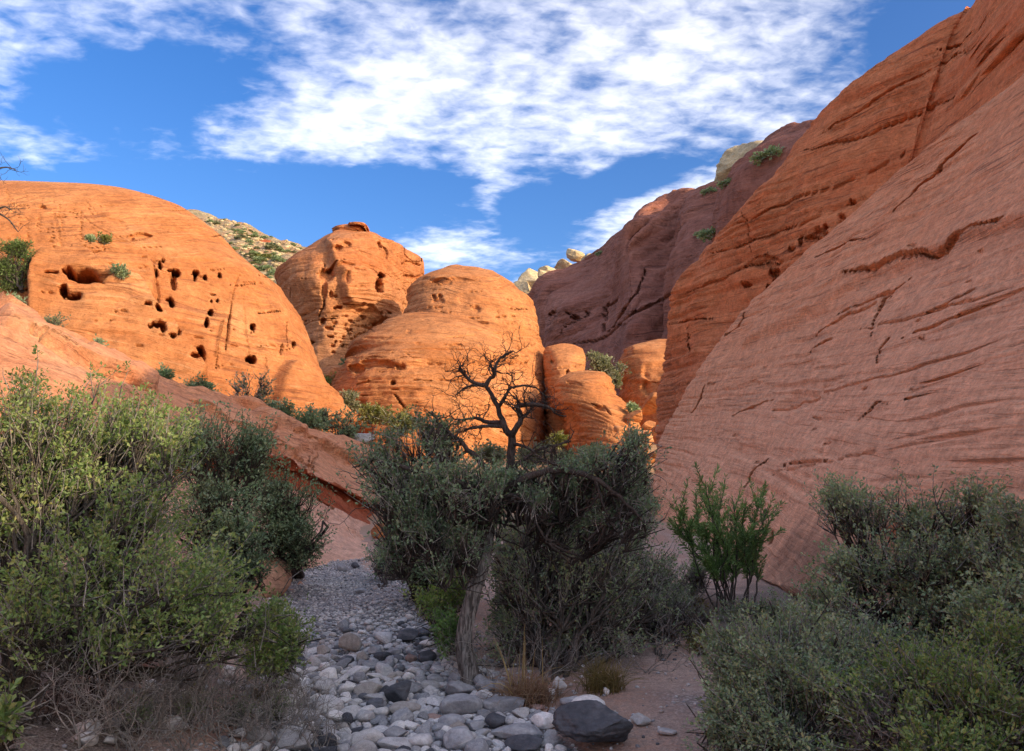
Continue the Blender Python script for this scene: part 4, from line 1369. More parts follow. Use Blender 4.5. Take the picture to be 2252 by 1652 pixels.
big_rock("cream_outcrop", 1652, 412, 190, 112, 183, M_cream, 19, "long cream outcrop capping the mountain ridge near the red cliff", "outcrop", cuts=10, rot=0.5, rough=0.2)
big_rock("cream_outcrop", 1692, 345, 22, 16, 182, M_cream, 20, "small pale outcrop above the long cream outcrop on the ridge", "outcrop")
big_rock("grey_crag", 1750, 326, 52, 42, 165, M_cream, 21, "overhanging grey-tan crag where the mountain ridge meets the red cliff", "crag", cuts=13, cut_lo=0.42, rough=0.22)
big_rock("sandstone_block", 1436, 913, 92, 54, 70, M_centre, 31, "large tilted orange block leaning in the gap by the slab", "boulder", cuts=14, cut_lo=0.28, rough=0.05)
big_rock("sandstone_block", 1398, 930, 44, 32, 67, M_dome, 32, "small square-cut orange block below the large tilted one", "boulder", cuts=14, cut_lo=0.26, rough=0.05)
big_rock("sandstone_block", 1428, 948, 40, 26, 66, M_centre, 33, "red-orange block wedged under the large tilted one", "boulder", cuts=12, cut_lo=0.28, rough=0.05)
big_rock("sandstone_block", 1416, 982, 62, 40, 62, M_pin, 34, "reddish block low in the pile beside the slab's nose", "boulder", cuts=12, cut_lo=0.28, rough=0.05)
big_rock("sandstone_block", 1424, 1018, 50, 34, 58, M_dome, 35, "rounded pale orange block at the bottom of the pile by the slab", "boulder", cuts=18, cut_lo=0.26, rough=0.16)
big_rock("sandstone_block", 1380, 1010, 44, 32, 60, M_dome, 36, "low orange block seen through the tree's right-hand leaves", "boulder", cuts=13, cut_lo=0.32)
big_rock("pink_boulder", 572, 1312, 128, 100, 15.5, M_ramp, 41, "smooth rounded pink boulder at the left edge of the wash", "boulder", cuts=3, rough=0.05, deep=1.1, sink=0.25)
big_rock("orange_rock", 838, 1186, 46, 40, 26.0, M_dome, 42, "small orange rock at the foot of the red undercut band", "boulder", cuts=8)
big_rock("red_rock_outcrop", 572, 552, 90, 24, 150, M_under, 43, "rust-red rock ledge among the scrub of the far hillside", "outcrop", cuts=10)
big_rock("grey_outcrop", 668, 1000, 80, 60, 33.5, M_st_tan, 44, "tan broken rock among dark shrubs above the ramp's crest", "outcrop", cuts=12) if False else None
big_rock("tan_outcrop", 790, 985, 70, 36, 43.5, M_st_tan, 45, "tan broken rock among dark shrubs above the ramp's crest", "outcrop", cuts=18, cut_lo=0.35, rough=0.3)
big_rock("red_outcrop", 745, 850, 110, 50, 78, M_pin, 46, "shadowed red ledge in the notch between the two big domes", "outcrop", cuts=9)

rq = np.random.default_rng(66)
for k in range(14):
    px, py, Yq = rq.uniform(1345, 1440), rq.uniform(950, 1035), rq.uniform(52, 64)
    wq = rq.uniform(12, 30)
    big_rock("rubble_block", px, py, wq, wq * rq.uniform(0.55, 0.9), Yq, (M_centre, M_dome, M_pin)[k % 3], 600 + k, "small tumbled orange block in the heap at the foot of the pink slab's nose", "boulder",
             "small tumbled orange blocks by the slab's nose", sub=2, cuts=12, cut_lo=0.28, rough=0.05)
for k, (px, py) in enumerate([(705, 1250), (735, 1256), (812, 1246), (836, 1212), (850, 1222), (640, 1300), (660, 1286)]):
    b_ = P(px, py, 20.0)
    big_rock("rubble_block", px, py + 6, rq.uniform(14, 26), rq.uniform(9, 16), (20.4, 20.0, 21.0, 23, 22.5, 16.2, 17)[k], M_ramp, 640 + k,
             ["pink fragment at the ramp's foot, left end of the far wash", "second pink fragment on the far gravel by the ramp's foot", "pink fragment at the far wash's right corner", "pink block under the red band's right end",
              "small pink block left of the round dark shrub", "pink fragment beside the smooth boulder", "pink fragment just beyond the smooth boulder"][k], "rock fragment", sub=2, cuts=12, cut_lo=0.3, rough=0.05)


# ------------------------------------------------------------------ stones of the wash
def gp(px, py, y0=3.0, y1=60.0):
    """where the sight line px, py meets the ground"""
    for _ in range(40):
        m = (y0 + y1) / 2
        p = P(px, py, m)
        if p[2] > ground_z(p[0], p[1], False):
            y0 = m
        else:
            y1 = m
    p = P(px, py, m)
    p[2] = float(ground_z(p[0], p[1]))
    return p


SHAPES = {}
for k in range(10):
    SHAPES[k] = rock_shape(100 + k, 2, cuts=8 + k % 4, rough=0.08, cut_lo=0.42)
SMALL = {k: rock_shape(200 + k, 1, cuts=6, rough=0.06, cut_lo=0.55) for k in range(6)}
TINY = {k: rock_shape(300 + k, 0, cuts=3, rough=0.1, cut_lo=0.6) for k in range(4)}
placed = []


def named_stone(px, pyb, w, h, mat, seed, label, deep=0.85, rot=0.0, tilt=0.0, sub=3, sink=0.2, cuts=9, cut_lo=0.55, group=None, cat="stone", name="river_stone"):
    """px is its middle, pyb its lowest visible edge, w and h its visible size in the photograph"""
    b = gp(px, pyb)
    Y = b[1]
    sx = w / F * Y / 2
    sy = sx * deep
    sz = h / F * Y / 2 * 1.05
    V, Fc = rock_shape(seed, sub, cuts=cuts, cut_lo=cut_lo, rough=0.07 if sub < 5 else 0.16)
    V = V * np.array([sx, sy, sz])
    ct, st = math.cos(tilt), math.sin(tilt)
    V = V @ np.array([[ct, 0, -st], [0, 1, 0], [st, 0, ct]])
    o = obj(name, mesh_from(name, V, [Fc]), mat)
    y = Y + sy * 0.7
    z = float(ground_z(b[0], y))
    o.location = (b[0] * y / Y, y, z + sz * (1 - sink))
    o.rotation_euler = (0, 0, 0)
    tag(o, label, cat, group)
    placed.append((o.location[0], o.location[1], max(sx, sy)))
    return o


WHT, PAL, GRY, DRK, RDS, TANS = M_st_white, M_st_pale, M_st_grey, M_st_dark, M_st_red, M_st_tan
NS = [
    (1314, 1656, 196, 92, DRK, "big smooth dark boulder at the bottom edge, right of the cobbles", dict(sub=5, deep=0.75, cat="boulder", name="dark_boulder", sink=0.1, cuts=15, cut_lo=0.45)),
    (1293, 1586, 78, 46, WHT, "round cream boulder just behind the big dark boulder", dict(sub=4, cat="boulder", name="cream_boulder", cuts=5)),
    (878, 1548, 64, 50, DRK, "angular blue-black stone standing alone in mid wash", dict(cuts=12, cut_lo=0.42)),
    (1009, 1534, 68, 32, GRY, "flat dark grey stone just below the tree trunk's foot", {}),
    (957, 1507, 40, 20, GRY, "small grey slab between the blue-black stone and the trunk", {}),
    (1068, 1530, 46, 28, GRY, "grey rounded stone right of the trunk's foot, beside the dry grass", {}),
    (1103, 1534, 34, 28, TANS, "tan stone at the left edge of the dry grass tuft", {}),
    (1012, 1578, 96, 40, GRY, "broad two-toned grey stone lying flat in the lower wash", dict(deep=0.6)),
    (1106, 1575, 94, 36, GRY, "long banded grey slab below the dry grass tuft", dict(deep=0.5, cuts=12, cut_lo=0.45)),
    (890, 1573, 68, 26, TANS, "pinkish topped low stone left of the two-toned grey stone", {}),
    (1182, 1552, 44, 22, DRK, "dark stone tucked under the dry grass tuft", {}),
    (1181, 1568, 36, 14, RDS, "small brick-red stone below the dark one by the grass", dict(cuts=12, cut_lo=0.45)),
    (1258, 1562, 52, 20, GRY, "flat grey stone leaning on the cream boulder", {}),
    (1232, 1536, 34, 40, PAL, "upright pale stone with dark patches beside the grass tuft", dict(deep=0.6, sink=0.05)),
    (1214, 1543, 20, 24, WHT, "small white stone left of the upright pale stone", {}),
    (1408, 1598, 48, 24, WHT, "crumbly white rock right of the big dark boulder", {}),
    (1467, 1616, 42, 14, PAL, "low pale stone alone on the sandy path", {}),
    (1094, 1610, 54, 30, DRK, "black pyramid-shaped stone in the lower wash", dict(cuts=12, cut_lo=0.4)),
    (993, 1608, 60, 28, GRY, "grey stone left of the black pyramid-shaped stone", {}),
    (1197, 1608, 72, 32, WHT, "white marbled stone left of the big dark boulder", {}),
    (1046, 1612, 46, 24, GRY, "mid-grey stone between two larger ones near the bottom edge", {}),
    (868, 1632, 54, 34, GRY, "blue-grey block low in the wash on the left", dict(cuts=12, cut_lo=0.45)),
    (1007, 1652, 86, 46, GRY, "large dark grey slab at the bottom edge of the wash", dict(cuts=11, cut_lo=0.45)),
    (1136, 1632, 112, 30, GRY, "wide flat grey slab beneath the white marbled stone", dict(deep=0.5)),
    (1155, 1656, 88, 28, DRK, "dark slab at the bottom edge left of the big boulder", {}),
    (922, 1646, 58, 30, PAL, "pale rounded stone at the bottom edge of the wash", {}),
    (826, 1562, 40, 24, DRK, "dark blue stone on the left side of the lower wash", {}),
    (838, 1574, 34, 22, WHT, "white stone just right of the dark blue one", {}),
    (772, 1438, 54, 42, TANS, "pale cream block standing in the middle wash", dict(cuts=12, cut_lo=0.42, sink=0.05)),
    (709, 1444, 32, 24, TANS, "tan block on the left edge of the middle wash", dict(cuts=11, cut_lo=0.45)),
    (897, 1416, 48, 30, DRK, "dark boulder on the right edge of the middle wash", {}),
    (932, 1406, 30, 20, DRK, "black stone beside the dark boulder near the small bush", {}),
    (939, 1462, 42, 28, DRK, "dark stone left of the twisted trunk", {}),
    (868, 1446, 32, 18, GRY, "grey stone below the dark boulder in the middle wash", {}),
    (826, 1442, 34, 18, GRY, "grey stone right of the pale cream block", {}),
    (760, 1462, 40, 20, DRK, "dark stone below the pale cream block", {}),
    (904, 1460, 26, 18, RDS, "pinkish stone among the dark ones left of the trunk", {}),
    (782, 1250, 20, 14, DRK, "dark rock at the far end of the wash", {}),
    (752, 1256, 28, 16, GRY, "tilted grey slab at the far end of the wash", dict(tilt=0.5)),
    (793, 1303, 28, 11, GRY, "flat grey stone alone on the far gravel", {}),
    (503, 1490, 32, 28, WHT, "white rock under the big left-hand oak bush", {}),
    (341, 1492, 56, 46, RDS, "rust-red rock in the shade under the left oak bush", {}),
    (190, 1650, 60, 30, PAL, "pale rock at the bottom edge among grey brush", {}),
    (250, 1600, 34, 20, GRY, "grey rock among the grey brush, below the left bush", {}),
    (586, 1500, 40, 22, PAL, "pale stone at the foot of the small bush by the wash", {}),
    (620, 1520, 46, 24, GRY, "grey stone below the small bush on the wash's left bank", {}),
    (1333, 1530, 15, 17, WHT, "small white stone at the edge of the sandy path", {}),
]
for k, (px, pyb, w, h, mt, lb, kw) in enumerate(NS):
    named_stone(px, pyb, w, h, mt, 500 + k * 3, lb, **kw)

# pale stones scattered over the left bank under the brush
r3 = np.random.default_rng(44)
BANK = []
for _ in range(34):
    px_, py_ = r3.uniform(180, 690), r3.uniform(1490, 1650)
    b_ = gp(px_, py_)
    BANK.append((b_[0], b_[1], r3.uniform(0.03, 0.09)))
# unnamed stones: the larger 250 one by one, the rest as one mass of cobbles
r2 = np.random.default_rng(21)
cand = []
for _ in range(60000):
    y = 3.6 + 20.4 * r2.random() ** 1.7
    xc, w = np.interp(y, WASH_Y, WASH_X), np.interp(y, WASH_Y, WASH_W)
    x = xc + r2.uniform(-1.5, 1.5) * w
    d = abs(x - xc) - w
    if d > 0 and r2.random() > math.exp(-(d / 0.22)):
        continue
    sz = 0.5 * min(0.30, 0.062 * math.exp(r2.normal(0, 0.48)))
    if y > 10.0:
        sz *= max(0.34, 1 - (y - 10.0) * 0.16)
        if r2.random() < 0.55:
            continue
    cand.append((x, y, sz))
cand.sort(key=lambda c: -c[2])
cell = {}


def near_ok(x, y, s):
    i, j = int(x / 0.3), int(y / 0.3)
    for a in range(i - 2, i + 3):
        for b in range(j - 2, j + 3):
            for (u, v, t) in cell.get((a, b), ()):
                if (u - x) ** 2 + (v - y) ** 2 < (0.80 * (s + t)) ** 2:
                    return False
    return True


for (x, y, s) in placed:
    cell.setdefault((int(x / 0.3), int(y / 0.3)), []).append((x, y, s))
kept = []
for c in cand:
    if c[2] < 0.018:
        break
    if near_ok(*c):
        kept.append(c)
        cell.setdefault((int(c[0] / 0.3), int(c[1] / 0.3)), []).append(c)
vis = [c for c in kept if c[1] > 4.0 and 0 < float(proj(np.array([c[0], c[1], 0.05]))[0]) < W and float(proj(np.array([c[0], c[1], 0.05]))[1]) < W * 0.74]
vis.sort(key=lambda c: -c[2] / c[1])
single = vis[:250]
sset = set(map(id, single))
kinds = [(PAL, "pale grey"), (WHT, "whitish"), (GRY, "mid-grey"), (DRK, "dark"), (TANS, "tan"), (RDS, "reddish")]
probs = [0.40, 0.24, 0.22, 0.09, 0.04, 0.01]
smesh = {}
for k in SHAPES:
    for mt, _ in kinds:
        me = mesh_from("river_stone", SHAPES[k][0], [SHAPES[k][1]])
        me.materials.append(mt)
        smesh[(k, mt.name)] = me
for (x, y, s) in single:
    k = int(r2.integers(0, 10))
    mt, cn_ = kinds[int(r2.choice(6, p=probs))]
    o = obj("river_stone", smesh[(k, mt.name)])
    fl = r2.uniform(0.45, 0.85)
    o.scale = (s * r2.uniform(0.95, 1.45), s * r2.uniform(0.75, 1.1), s * fl)
    o.rotation_euler = (r2.normal(0, 0.22), r2.normal(0, 0.22), r2.uniform(0, 6.28))
    o.location = (x, y, float(ground_z(x, y)) + s * fl * r2.uniform(0.2, 0.7))
    if y < 5.6:
        zn = "at the wash's near end"
    elif y < 9.3:
        zn = "left of the twisted trunk"
    else:
        zn = "beyond the twisted trunk"
    szn = "larger" if s > 0.075 else "small"
    dx = (x - float(np.interp(y, WASH_Y, WASH_X))) / float(np.interp(y, WASH_Y, WASH_W))
    side = "toward the left bank" if dx < -0.35 else ("toward the right bank" if dx > 0.35 else "in mid-channel")
    fm = "flat" if fl < 0.58 else ("chunky" if fl > 0.72 else "rounded")
    tag(o, "%s %s %s cobble %s, %s" % (szn, fm, cn_, zn, side), "stone", "%s %s %s cobbles %s, %s" % (szn, fm, cn_, zn, side))


for (x, y, s) in BANK:
    k = int(r2.integers(0, 10))
    mt, cn_ = kinds[int(r2.choice(3, p=[0.4, 0.4, 0.2]))]
    o = obj("bank_stone", smesh[(k, mt.name)])
    fl = r2.uniform(0.5, 0.85)
    o.scale = (s * 1.2, s, s * fl)
    o.rotation_euler = (r2.normal(0, 0.22), r2.normal(0, 0.22), r2.uniform(0, 6.28))
    o.location = (x, y, float(ground_z(x, y)) + s * fl * 0.5)
    zn = "at the bottom edge" if y < 5.6 else "farther back"
    sz_ = "larger" if s > 0.06 else "small"
    tag(o, "%s %s stone among the brush on the left bank, %s" % (sz_, cn_, zn), "stone", "%s %s stones on the brushy left bank, %s" % (sz_, cn_, zn))


def mass(name, items, lib, mat, flat=(0.45, 0.85)):
    Vs, Fs, off = [], [], 0
    for (x, y, s) in items:
        V, Fc = lib[int(r2.integers(0, len(lib)))]
        fl = r2.uniform(*flat)
        a = r2.uniform(0, 6.28)
        c, sn = math.cos(a), math.sin(a)
        V = V * np.array([s * r2.uniform(0.9, 1.4), s * r2.uniform(0.75, 1.1), s * fl])
        t = r2.normal(0, 0.25)
        V = V @ np.array([[1, 0, 0], [0, math.cos(t), -math.sin(t)], [0, math.sin(t), math.cos(t)]])
        V = V @ np.array([[c, -sn, 0], [sn, c, 0], [0, 0, 1]])
        Vs.append(V + np.array([x, y, 0]))
        Fs.append(Fc + off)
        off += len(V)
    V = np.concatenate(Vs)
    n = [len(lib[0][0])]
    return V, np.concatenate(Fs), off


def settle(V, items, nper, sink):
    xy = np.array([(c[0], c[1]) for c in items])
    gz = ground_z(xy[:, 0], xy[:, 1])
    s = np.array([c[2] for c in items])
    V[:, 2] += np.repeat(gz + s * sink, nper)
    return V


rest = [c for c in kept if id(c) not in sset]
n_near = [c for c in rest if c[2] / c[1] > 0.0095]
n_far = [c for c in rest if c[2] / c[1] <= 0.0095]
V1, F1, _ = mass("cobbles", n_near, SHAPES, M_gravel)
V1 = settle(V1, n_near, len(SHAPES[0][0]), 0.35)
V2, F2, o2 = mass("cobbles", n_far, SMALL, M_gravel)
V2 = settle(V2, n_far, len(SMALL[0][0]), 0.35)
cob = obj("cobbles", mesh_from("cobbles", np.concatenate([V1, V2]), [F1, F2 + len(V1)]), M_gravel)
tag(cob, "mass of small pale and grey cobbles filling the dry wash", "cobbles", kind="stuff")
# gravel between them, thinner on the sandy path and the banks
grav = []
for _ in range(11000):
    y = 3.4 + 20 * r2.random() ** 1.9
    xc, w = np.interp(y, WASH_Y, WASH_X), np.interp(y, WASH_Y, WASH_W)
    x = xc + r2.normal(0, 0.75) * (w + 0.35)
    if r2.random() < 0.12:
        x = r2.uniform(-4.5, 3.2)
    grav.append((x, y, 0.5 * r2.uniform(0.012, 0.04) * (1 if y < 8 else 1.25)))
V3, F3, _ = mass("gravel", grav, TINY, M_gravel, (0.5, 0.9))
V3 = settle(V3, grav, len(TINY[0][0]), 0.3)
gv = obj("gravel", mesh_from("gravel", V3, [F3]), M_gravel)
tag(gv, "loose grey gravel scattered between cobbles and over the sandy path", "gravel", kind="stuff")


# ------------------------------------------------------------------ plants
def tubes(Pts, Rad, sides=5):
    """many tapering stems at once: Pts (n,k,3), Rad (n,k)"""
    n, k, _ = Pts.shape
    T = np.gradient(Pts, axis=1)
    T = T / (np.linalg.norm(T, axis=-1, keepdims=True) + 1e-9)
    m = T.mean(1)
    ref = np.where((np.abs(m[:, 2]) < 0.85)[:, None], np.array([[0, 0, 1.0]]), np.array([[1.0, 0.1, 0]]))
    n1 = np.cross(T, ref[:, None, :])
    n1 /= np.linalg.norm(n1, axis=-1, keepdims=True) + 1e-9
    n2 = np.cross(T, n1)
    a = np.linspace(0, 2 * math.pi, sides, endpoint=False)
    ring = n1[:, :, None, :] * np.cos(a)[None, None, :, None] + n2[:, :, None, :] * np.sin(a)[None, None, :, None]
    V = Pts[:, :, None, :] + ring * Rad[:, :, None, None]
    base = (np.arange(n) * k * sides)[:, None, None]
    i = np.arange(k - 1)[None, :, None] * sides
    j = np.arange(sides)[None, None, :]
    j2 = (j + 1) % sides
    f = np.stack([base + i + j, base + i + j2, base + i + sides + j2, base + i + sides + j], -1).reshape(-1, 4)
    return V.reshape(-1, 3), f


class Acc:
    def __init__(self):
        self.V, self.F, self.o = [], [], 0

    def add(self, V, f):
        if len(V):
            self.V.append(V); self.F.append(f + self.o); self.o += len(V)

    def mesh(self, name, smooth=True):
        return mesh_from(name, np.concatenate(self.V), self.F, smooth)


def unit(v):
    return v / (np.linalg.norm(v, axis=-1, keepdims=True) + 1e-9)


def leaves(pos, axis, nrm, ln, wd, fold=0.25):
    """one folded blade per row: four points, two triangles either side of the midrib"""
    axis = unit(axis)
    side = unit(np.cross(axis, nrm))
    up = np.cross(side, axis)
    b = pos
    tip = pos + axis * ln[:, None]
    m = pos + axis * (ln * 0.55)[:, None]
    l_ = m + side * (wd * 0.5)[:, None] + up * (wd * fold)[:, None]
    r_ = m - side * (wd * 0.5)[:, None] + up * (wd * fold)[:, None]
    V = np.stack([b, l_, tip, r_], 1).reshape(-1, 3)
    i = np.arange(len(pos))[:, None] * 4
    f = np.concatenate([i + np.array([[0, 2, 1]]), i + np.array([[0, 3, 2]])], 0)
    return V, f


def curve_between(A, B, k, sag, r):
    t = np.linspace(0, 1, k)[None, :, None]
    P_ = A[:, None, :] * (1 - t) + B[:, None, :] * t
    L = np.linalg.norm(B - A, axis=-1)[:, None, None]
    off = r.normal(0, 1, (len(A), 1, 3)) * np.sin(np.pi * t) * L * sag
    off += r.normal(0, 1, P_.shape) * L * sag * 0.35 * np.sin(np.pi * t)
    return P_ + off


def E(px, py, Y, rx, ry, depth, wt=1.0):
    c = P(px, py, Y)
    return (c, np.array([rx / F * Y, depth, ry / F * Y]), wt)


def bush_meshes(base, ells, n_tw, lpt, leaf, r, trunk_r=0.05, limbs=None, twig_l=0.32, thr=-0.25, aspect=0.55, nfreq=2.2, stems=7, twig_r=0.0035,
                gravity=0.0, shell=0.5, clump=1.0):
    n_tw, lpt, leaf = int(n_tw * 0.82), int(round(lpt * 0.86)), leaf * 1.07
    base = np.asarray(base, float)
    vol = np.array([(e[1][0] * e[1][1] * e[1][2]) ** 0.62 * e[2] for e in ells])
    pr = vol / vol.sum()
    tips, dirs = [], []
    need = n_tw
    guard = 0
    while need > 0 and guard < 30:
        guard += 1
        m = int(need * 2) + 20
        which = r.choice(len(ells), m, p=pr)
        c = np.array([ells[w][0] for w in which]); R = np.array([ells[w][1] for w in which])
        d = unit(r.normal(size=(m, 3)))
        lump = 0.80 + 0.62 * fbm(d * 2.6 + which[:, None] * 7.7 + base * 0.7, 2) + 0.5 * fbm(d * 1.1 + which[:, None] * 3.1 + base * 1.3, 1)
        rad = lump * (shell + (1 - shell) * r.random(m) ** 0.7)
        rad = np.where(r.random(m) < 0.14, rad * r.uniform(1.05, 1.45, m), rad)
        p = c + d * R * rad[:, None]
        g = fbm(p * nfreq + 11.1, 3)
        ok = (g > thr) & (p[:, 2] > ground_z(p[:, 0], p[:, 1], False) + 0.05)
        p, d = p[ok][:need], d[ok][:need]
        tips.append(p); dirs.append(d)
        need -= len(p)
    T = np.concatenate(tips); D = np.concatenate(dirs)
    n = len(T)
    D = unit(D * 0.8 + unit(T - base) * 0.7 + np.array([0, 0, 0.35 - gravity]) + r.normal(0, 0.35, (n, 3)))
    L = twig_l * r.uniform(0.6, 1.3, n)
    S = T - D * L[:, None]
    wood = Acc()
    # twigs
    tp = curve_between(S, T, 3, 0.07, r)
    V, f = tubes(tp, twig_r * np.linspace(1.3, 0.45, 3)[None, :] * r.uniform(0.8, 1.4, (n, 1)), 3)
    wood.add(V, f)
    n_twf = len(f)
    # boughs: every twig hangs on one of m1 nodes, every node on one of the limbs
    m1 = max(4, n // 13)
    c1 = S[r.choice(n, m1, replace=False)]
    as1 = np.concatenate([np.argmin(((S[i:i + 400, None] - c1[None]) ** 2).sum(-1), 1) for i in range(0, n, 400)])
    n1 = np.array([S[as1 == k].mean(0) if (as1 == k).any() else c1[k] for k in range(m1)])
    n1 = n1 + (base - n1) * 0.10
    A = n1[as1]
    V, f = tubes(curve_between(A, S, 2, 0.10, r), np.linspace(2.0, 1.2, 2)[None, :] * twig_r * r.uniform(0.8, 1.3, (n, 1)), 3)
    wood.add(V, f)
    if limbs is None:
        m2 = max(2, min(stems, m1 // 2))
        c2 = n1[r.choice(m1, m2, replace=False)]
        as2 = np.argmin(((n1[:, None] - c2[None]) ** 2).sum(-1), 1)
        n2 = np.array([n1[as2 == k].mean(0) if (as2 == k).any() else c2[k] for k in range(m2)])
        n2 = base * 0.42 + n2 * 0.58
        b0 = np.repeat(base[None], m2, 0) + r.normal(0, trunk_r * 1.6, (m2, 3)) * np.array([1, 1, 0.0]) + np.array([0, 0, -0.06])
        V, f = tubes(curve_between(b0, n2, 8, 0.08, r), trunk_r * np.linspace(1.0, 0.5, 8)[None, :] * r.uniform(0.6, 1.1, (m2, 1)), 7)
        wood.add(V, f)
        hook = n2[as2]
    else:
        Lp = np.concatenate([l for l in limbs])
        hook = Lp[np.argmin(((n1[:, None] - Lp[None] + np.array([0, 0, 0.12])) ** 2).sum(-1), 1)]
    V, f = tubes(curve_between(hook, n1, 6, 0.10, r), trunk_r * np.linspace(0.42, 0.12, 6)[None, :] * r.uniform(0.7, 1.2, (m1, 1)) + twig_r, 5)
    wood.add(V, f)
    fol = None
    if lpt:
        k = lpt
        t = np.minimum(r.random((n, k)) ** 0.5 * 0.95 + 0.08, 1.0)
        x = t * 2
        i = np.minimum(x.astype(int), 1)
        fr = (np.minimum(x, 2.0) - i)[..., None]
        ar = np.arange(n)[:, None]
        pos = tp[ar, i] * (1 - fr) + tp[ar, i + 1] * fr
        rad = unit(r.normal(size=(n, k, 3)))
        ax = unit(D[:, None] * 0.45 + rad * 0.9 + np.array([0, 0, 0.15 - gravity]))
        pos = pos + rad * (leaf * 0.9 * clump) * r.random((n, k, 1))
        nr = unit(np.array([0, 0, 0.8]) + r.normal(0, 0.75, (n, k, 3)))
        ln = leaf * r.uniform(0.6, 1.3, (n, k)) * np.where(r.random((n, 1)) < 0.13, 0.25, 1.0)
        V, f = leaves(pos.reshape(-1, 3), ax.reshape(-1, 3), nr.reshape(-1, 3), ln.ravel(), (ln * aspect).ravel())
        fol = mesh_from("foliage", V, [f], False)
    me = wood.mesh("branches")
    mi = np.ones(len(me.polygons), np.int32)
    mi[:n_twf] = 0
    me.polygons.foreach_set('material_index', mi)
    return me, fol


NP = [0]
M_bough = bark("brown_boughs", (0.06, 0.05, 0.042), (0.15, 0.13, 0.11), 1.5)


def bush(name, base, ells, n_tw, lpt, leaf, mat, label, cat="bush", group=None, wood=None, seed=None, **kw):
    NP[0] += 1
    r = np.random.default_rng(1000 + NP[0] if seed is None else seed)
    w, fl = bush_meshes(base, ells, n_tw, lpt, leaf, r, **kw)
    o = empty(name, tuple(base))
    for me in (w, fl):
        if me is not None:
            me.transform(__import__('mathutils').Matrix.Translation(-Vector(base)))
    b = obj("branches", w, wood or M_twig, o)
    w.materials.append(M_bough if wood is None else M_twig_dark)
    if fl is not None:
        obj("foliage", fl, mat, o)
    tag(o, label, cat, group)
    return o


# left: the great oak bush
bush("oak_bush", gp(20, 1600), [
    E(190, 965, 7.4, 200, 135, 1.0, 1.5), E(20, 980, 7.2, 190, 160, 1.0, 1.5), E(330, 945, 7.6, 85, 105, 0.6, 1.4), E(50, 1130, 6.8, 200, 150, 1.0, 1.3), E(140, 1050, 6.9, 150, 90, 0.5, 1.2), E(290, 1120, 6.8, 150, 120, 0.7, 0.8),
    E(240, 1235, 6.4, 270, 140, 0.9), E(420, 1300, 6.2, 160, 105, 0.7), E(100, 1330, 6.0, 210, 100, 0.8), E(500, 1360, 6.2, 90, 70, 0.4), E(300, 1395, 6.0, 190, 55, 0.6), E(520, 1415, 6.4, 100, 45, 0.35), E(590, 1350, 6.8, 50, 60, 0.35), E(60, 850, 7.4, 60, 80, 0.4, 0.5), E(370, 1000, 7.2, 60, 90, 0.4)],
     4500, 20, 0.036, M_oak, "great leafy oak bush filling the left side, its top catching the sun", "bush", trunk_r=0.05, thr=-0.32, stems=9)
bush("oak_bush", gp(622, 1478), [E(620, 1395, 7.4, 68, 70, 0.35), E(590, 1440, 7.2, 70, 45, 0.3)], 380, 15, 0.04, M_oak, "small leafy bush at the left bank of the wash", trunk_r=0.02, stems=5)
bush("oak_sprig", gp(-40, 1720, 2.5), [E(20, 1565, 4.3, 55, 60, 0.22)], 60, 12, 0.045, M_oak, "leafy oak sprig poking in at the lower left edge", "sapling", trunk_r=0.012, stems=3)
bush("oak_tree", gp(470, 1290), [E(500, 990, 14, 110, 95, 1.0), E(430, 960, 14, 70, 80, 0.7), E(560, 965, 14.2, 60, 40, 0.5), E(480, 1110, 13, 120, 90, 0.9), E(560, 1030, 14, 50, 60, 0.6)],
     1500, 13, 0.058, M_oak_dark, "dark shaded oak right behind the sunlit left bush", "tree", wood=M_twig_dark, trunk_r=0.07, twig_l=0.45)
bush("oak_tree", gp(655, 1272), [E(630, 1120, 15.5, 80, 100, 1.0), E(600, 1080, 15.6, 60, 60, 0.7), E(655, 1190, 15.3, 60, 75, 0.7), E(580, 1180, 15, 70, 80, 0.7)],
     1300, 12, 0.055, M_oak_dark, "dark grey-green oak leaning over the far end of the wash, left side", "tree", wood=M_twig_dark, trunk_r=0.07, twig_l=0.45)
bush("oak_tree", gp(500, 1350), [E(520, 1180, 10.6, 70, 80, 0.6), E(480, 1240, 10.2, 80, 60, 0.6), E(560, 1240, 10.4, 35, 45, 0.3)],
     650, 13, 0.048, M_oak_dark, "dark oak drooping over the smooth pink boulder", "tree", wood=M_twig_dark, trunk_r=0.05, thr=-0.35)

# along the crest of the ramp and beyond it
VL = bpy.context.view_layer
VL.update()
DG = bpy.context.evaluated_depsgraph_get()


def hit(px, py, default=60):
    d = P(px, py, 1.0) - np.array([0, 0, CAMH])
    ok, loc, nr, _, ob, _ = SC.ray_cast(DG, Vector((0, 0, CAMH)), Vector(d).normalized())
    return (np.array(loc), np.array(nr)) if ok else (P(px, py, default), np.array([0, 0, 1.0]))


HITS = {}


def sbush(name, px, pyb, rx, ry, mat, label, n_tw=160, lpt=10, leaf=None, cat="shrub", group=None, Y=None, up=0.0, **kw):
    """shrub standing on whatever rock or ground the sight line px, pyb meets, or at distance Y"""
    b = hit(px, pyb)[0] if Y is None else P(px, pyb, Y)
    Yb = b[1]
    s = Yb / F
    c = b + np.array([0, 0, ry * s * 1.05])
    e = [(c, np.array([rx * s, rx * s * 0.7, ry * s]), 1.0), (c + np.array([rx * s * 0.3, 0, -ry * s * 0.35]), np.array([rx * s * 0.7, rx * s * 0.5, ry * s * 0.6]), 0.7)]
    lf = leaf or 6.5 * s
    return bush(name, b, e, n_tw, lpt, lf, mat, label, cat, group, trunk_r=max(0.02, 1.6 * s), twig_l=14 * s, twig_r=max(0.003, 0.45 * s), nfreq=1.4 / (rx * s + 0.3), **kw)


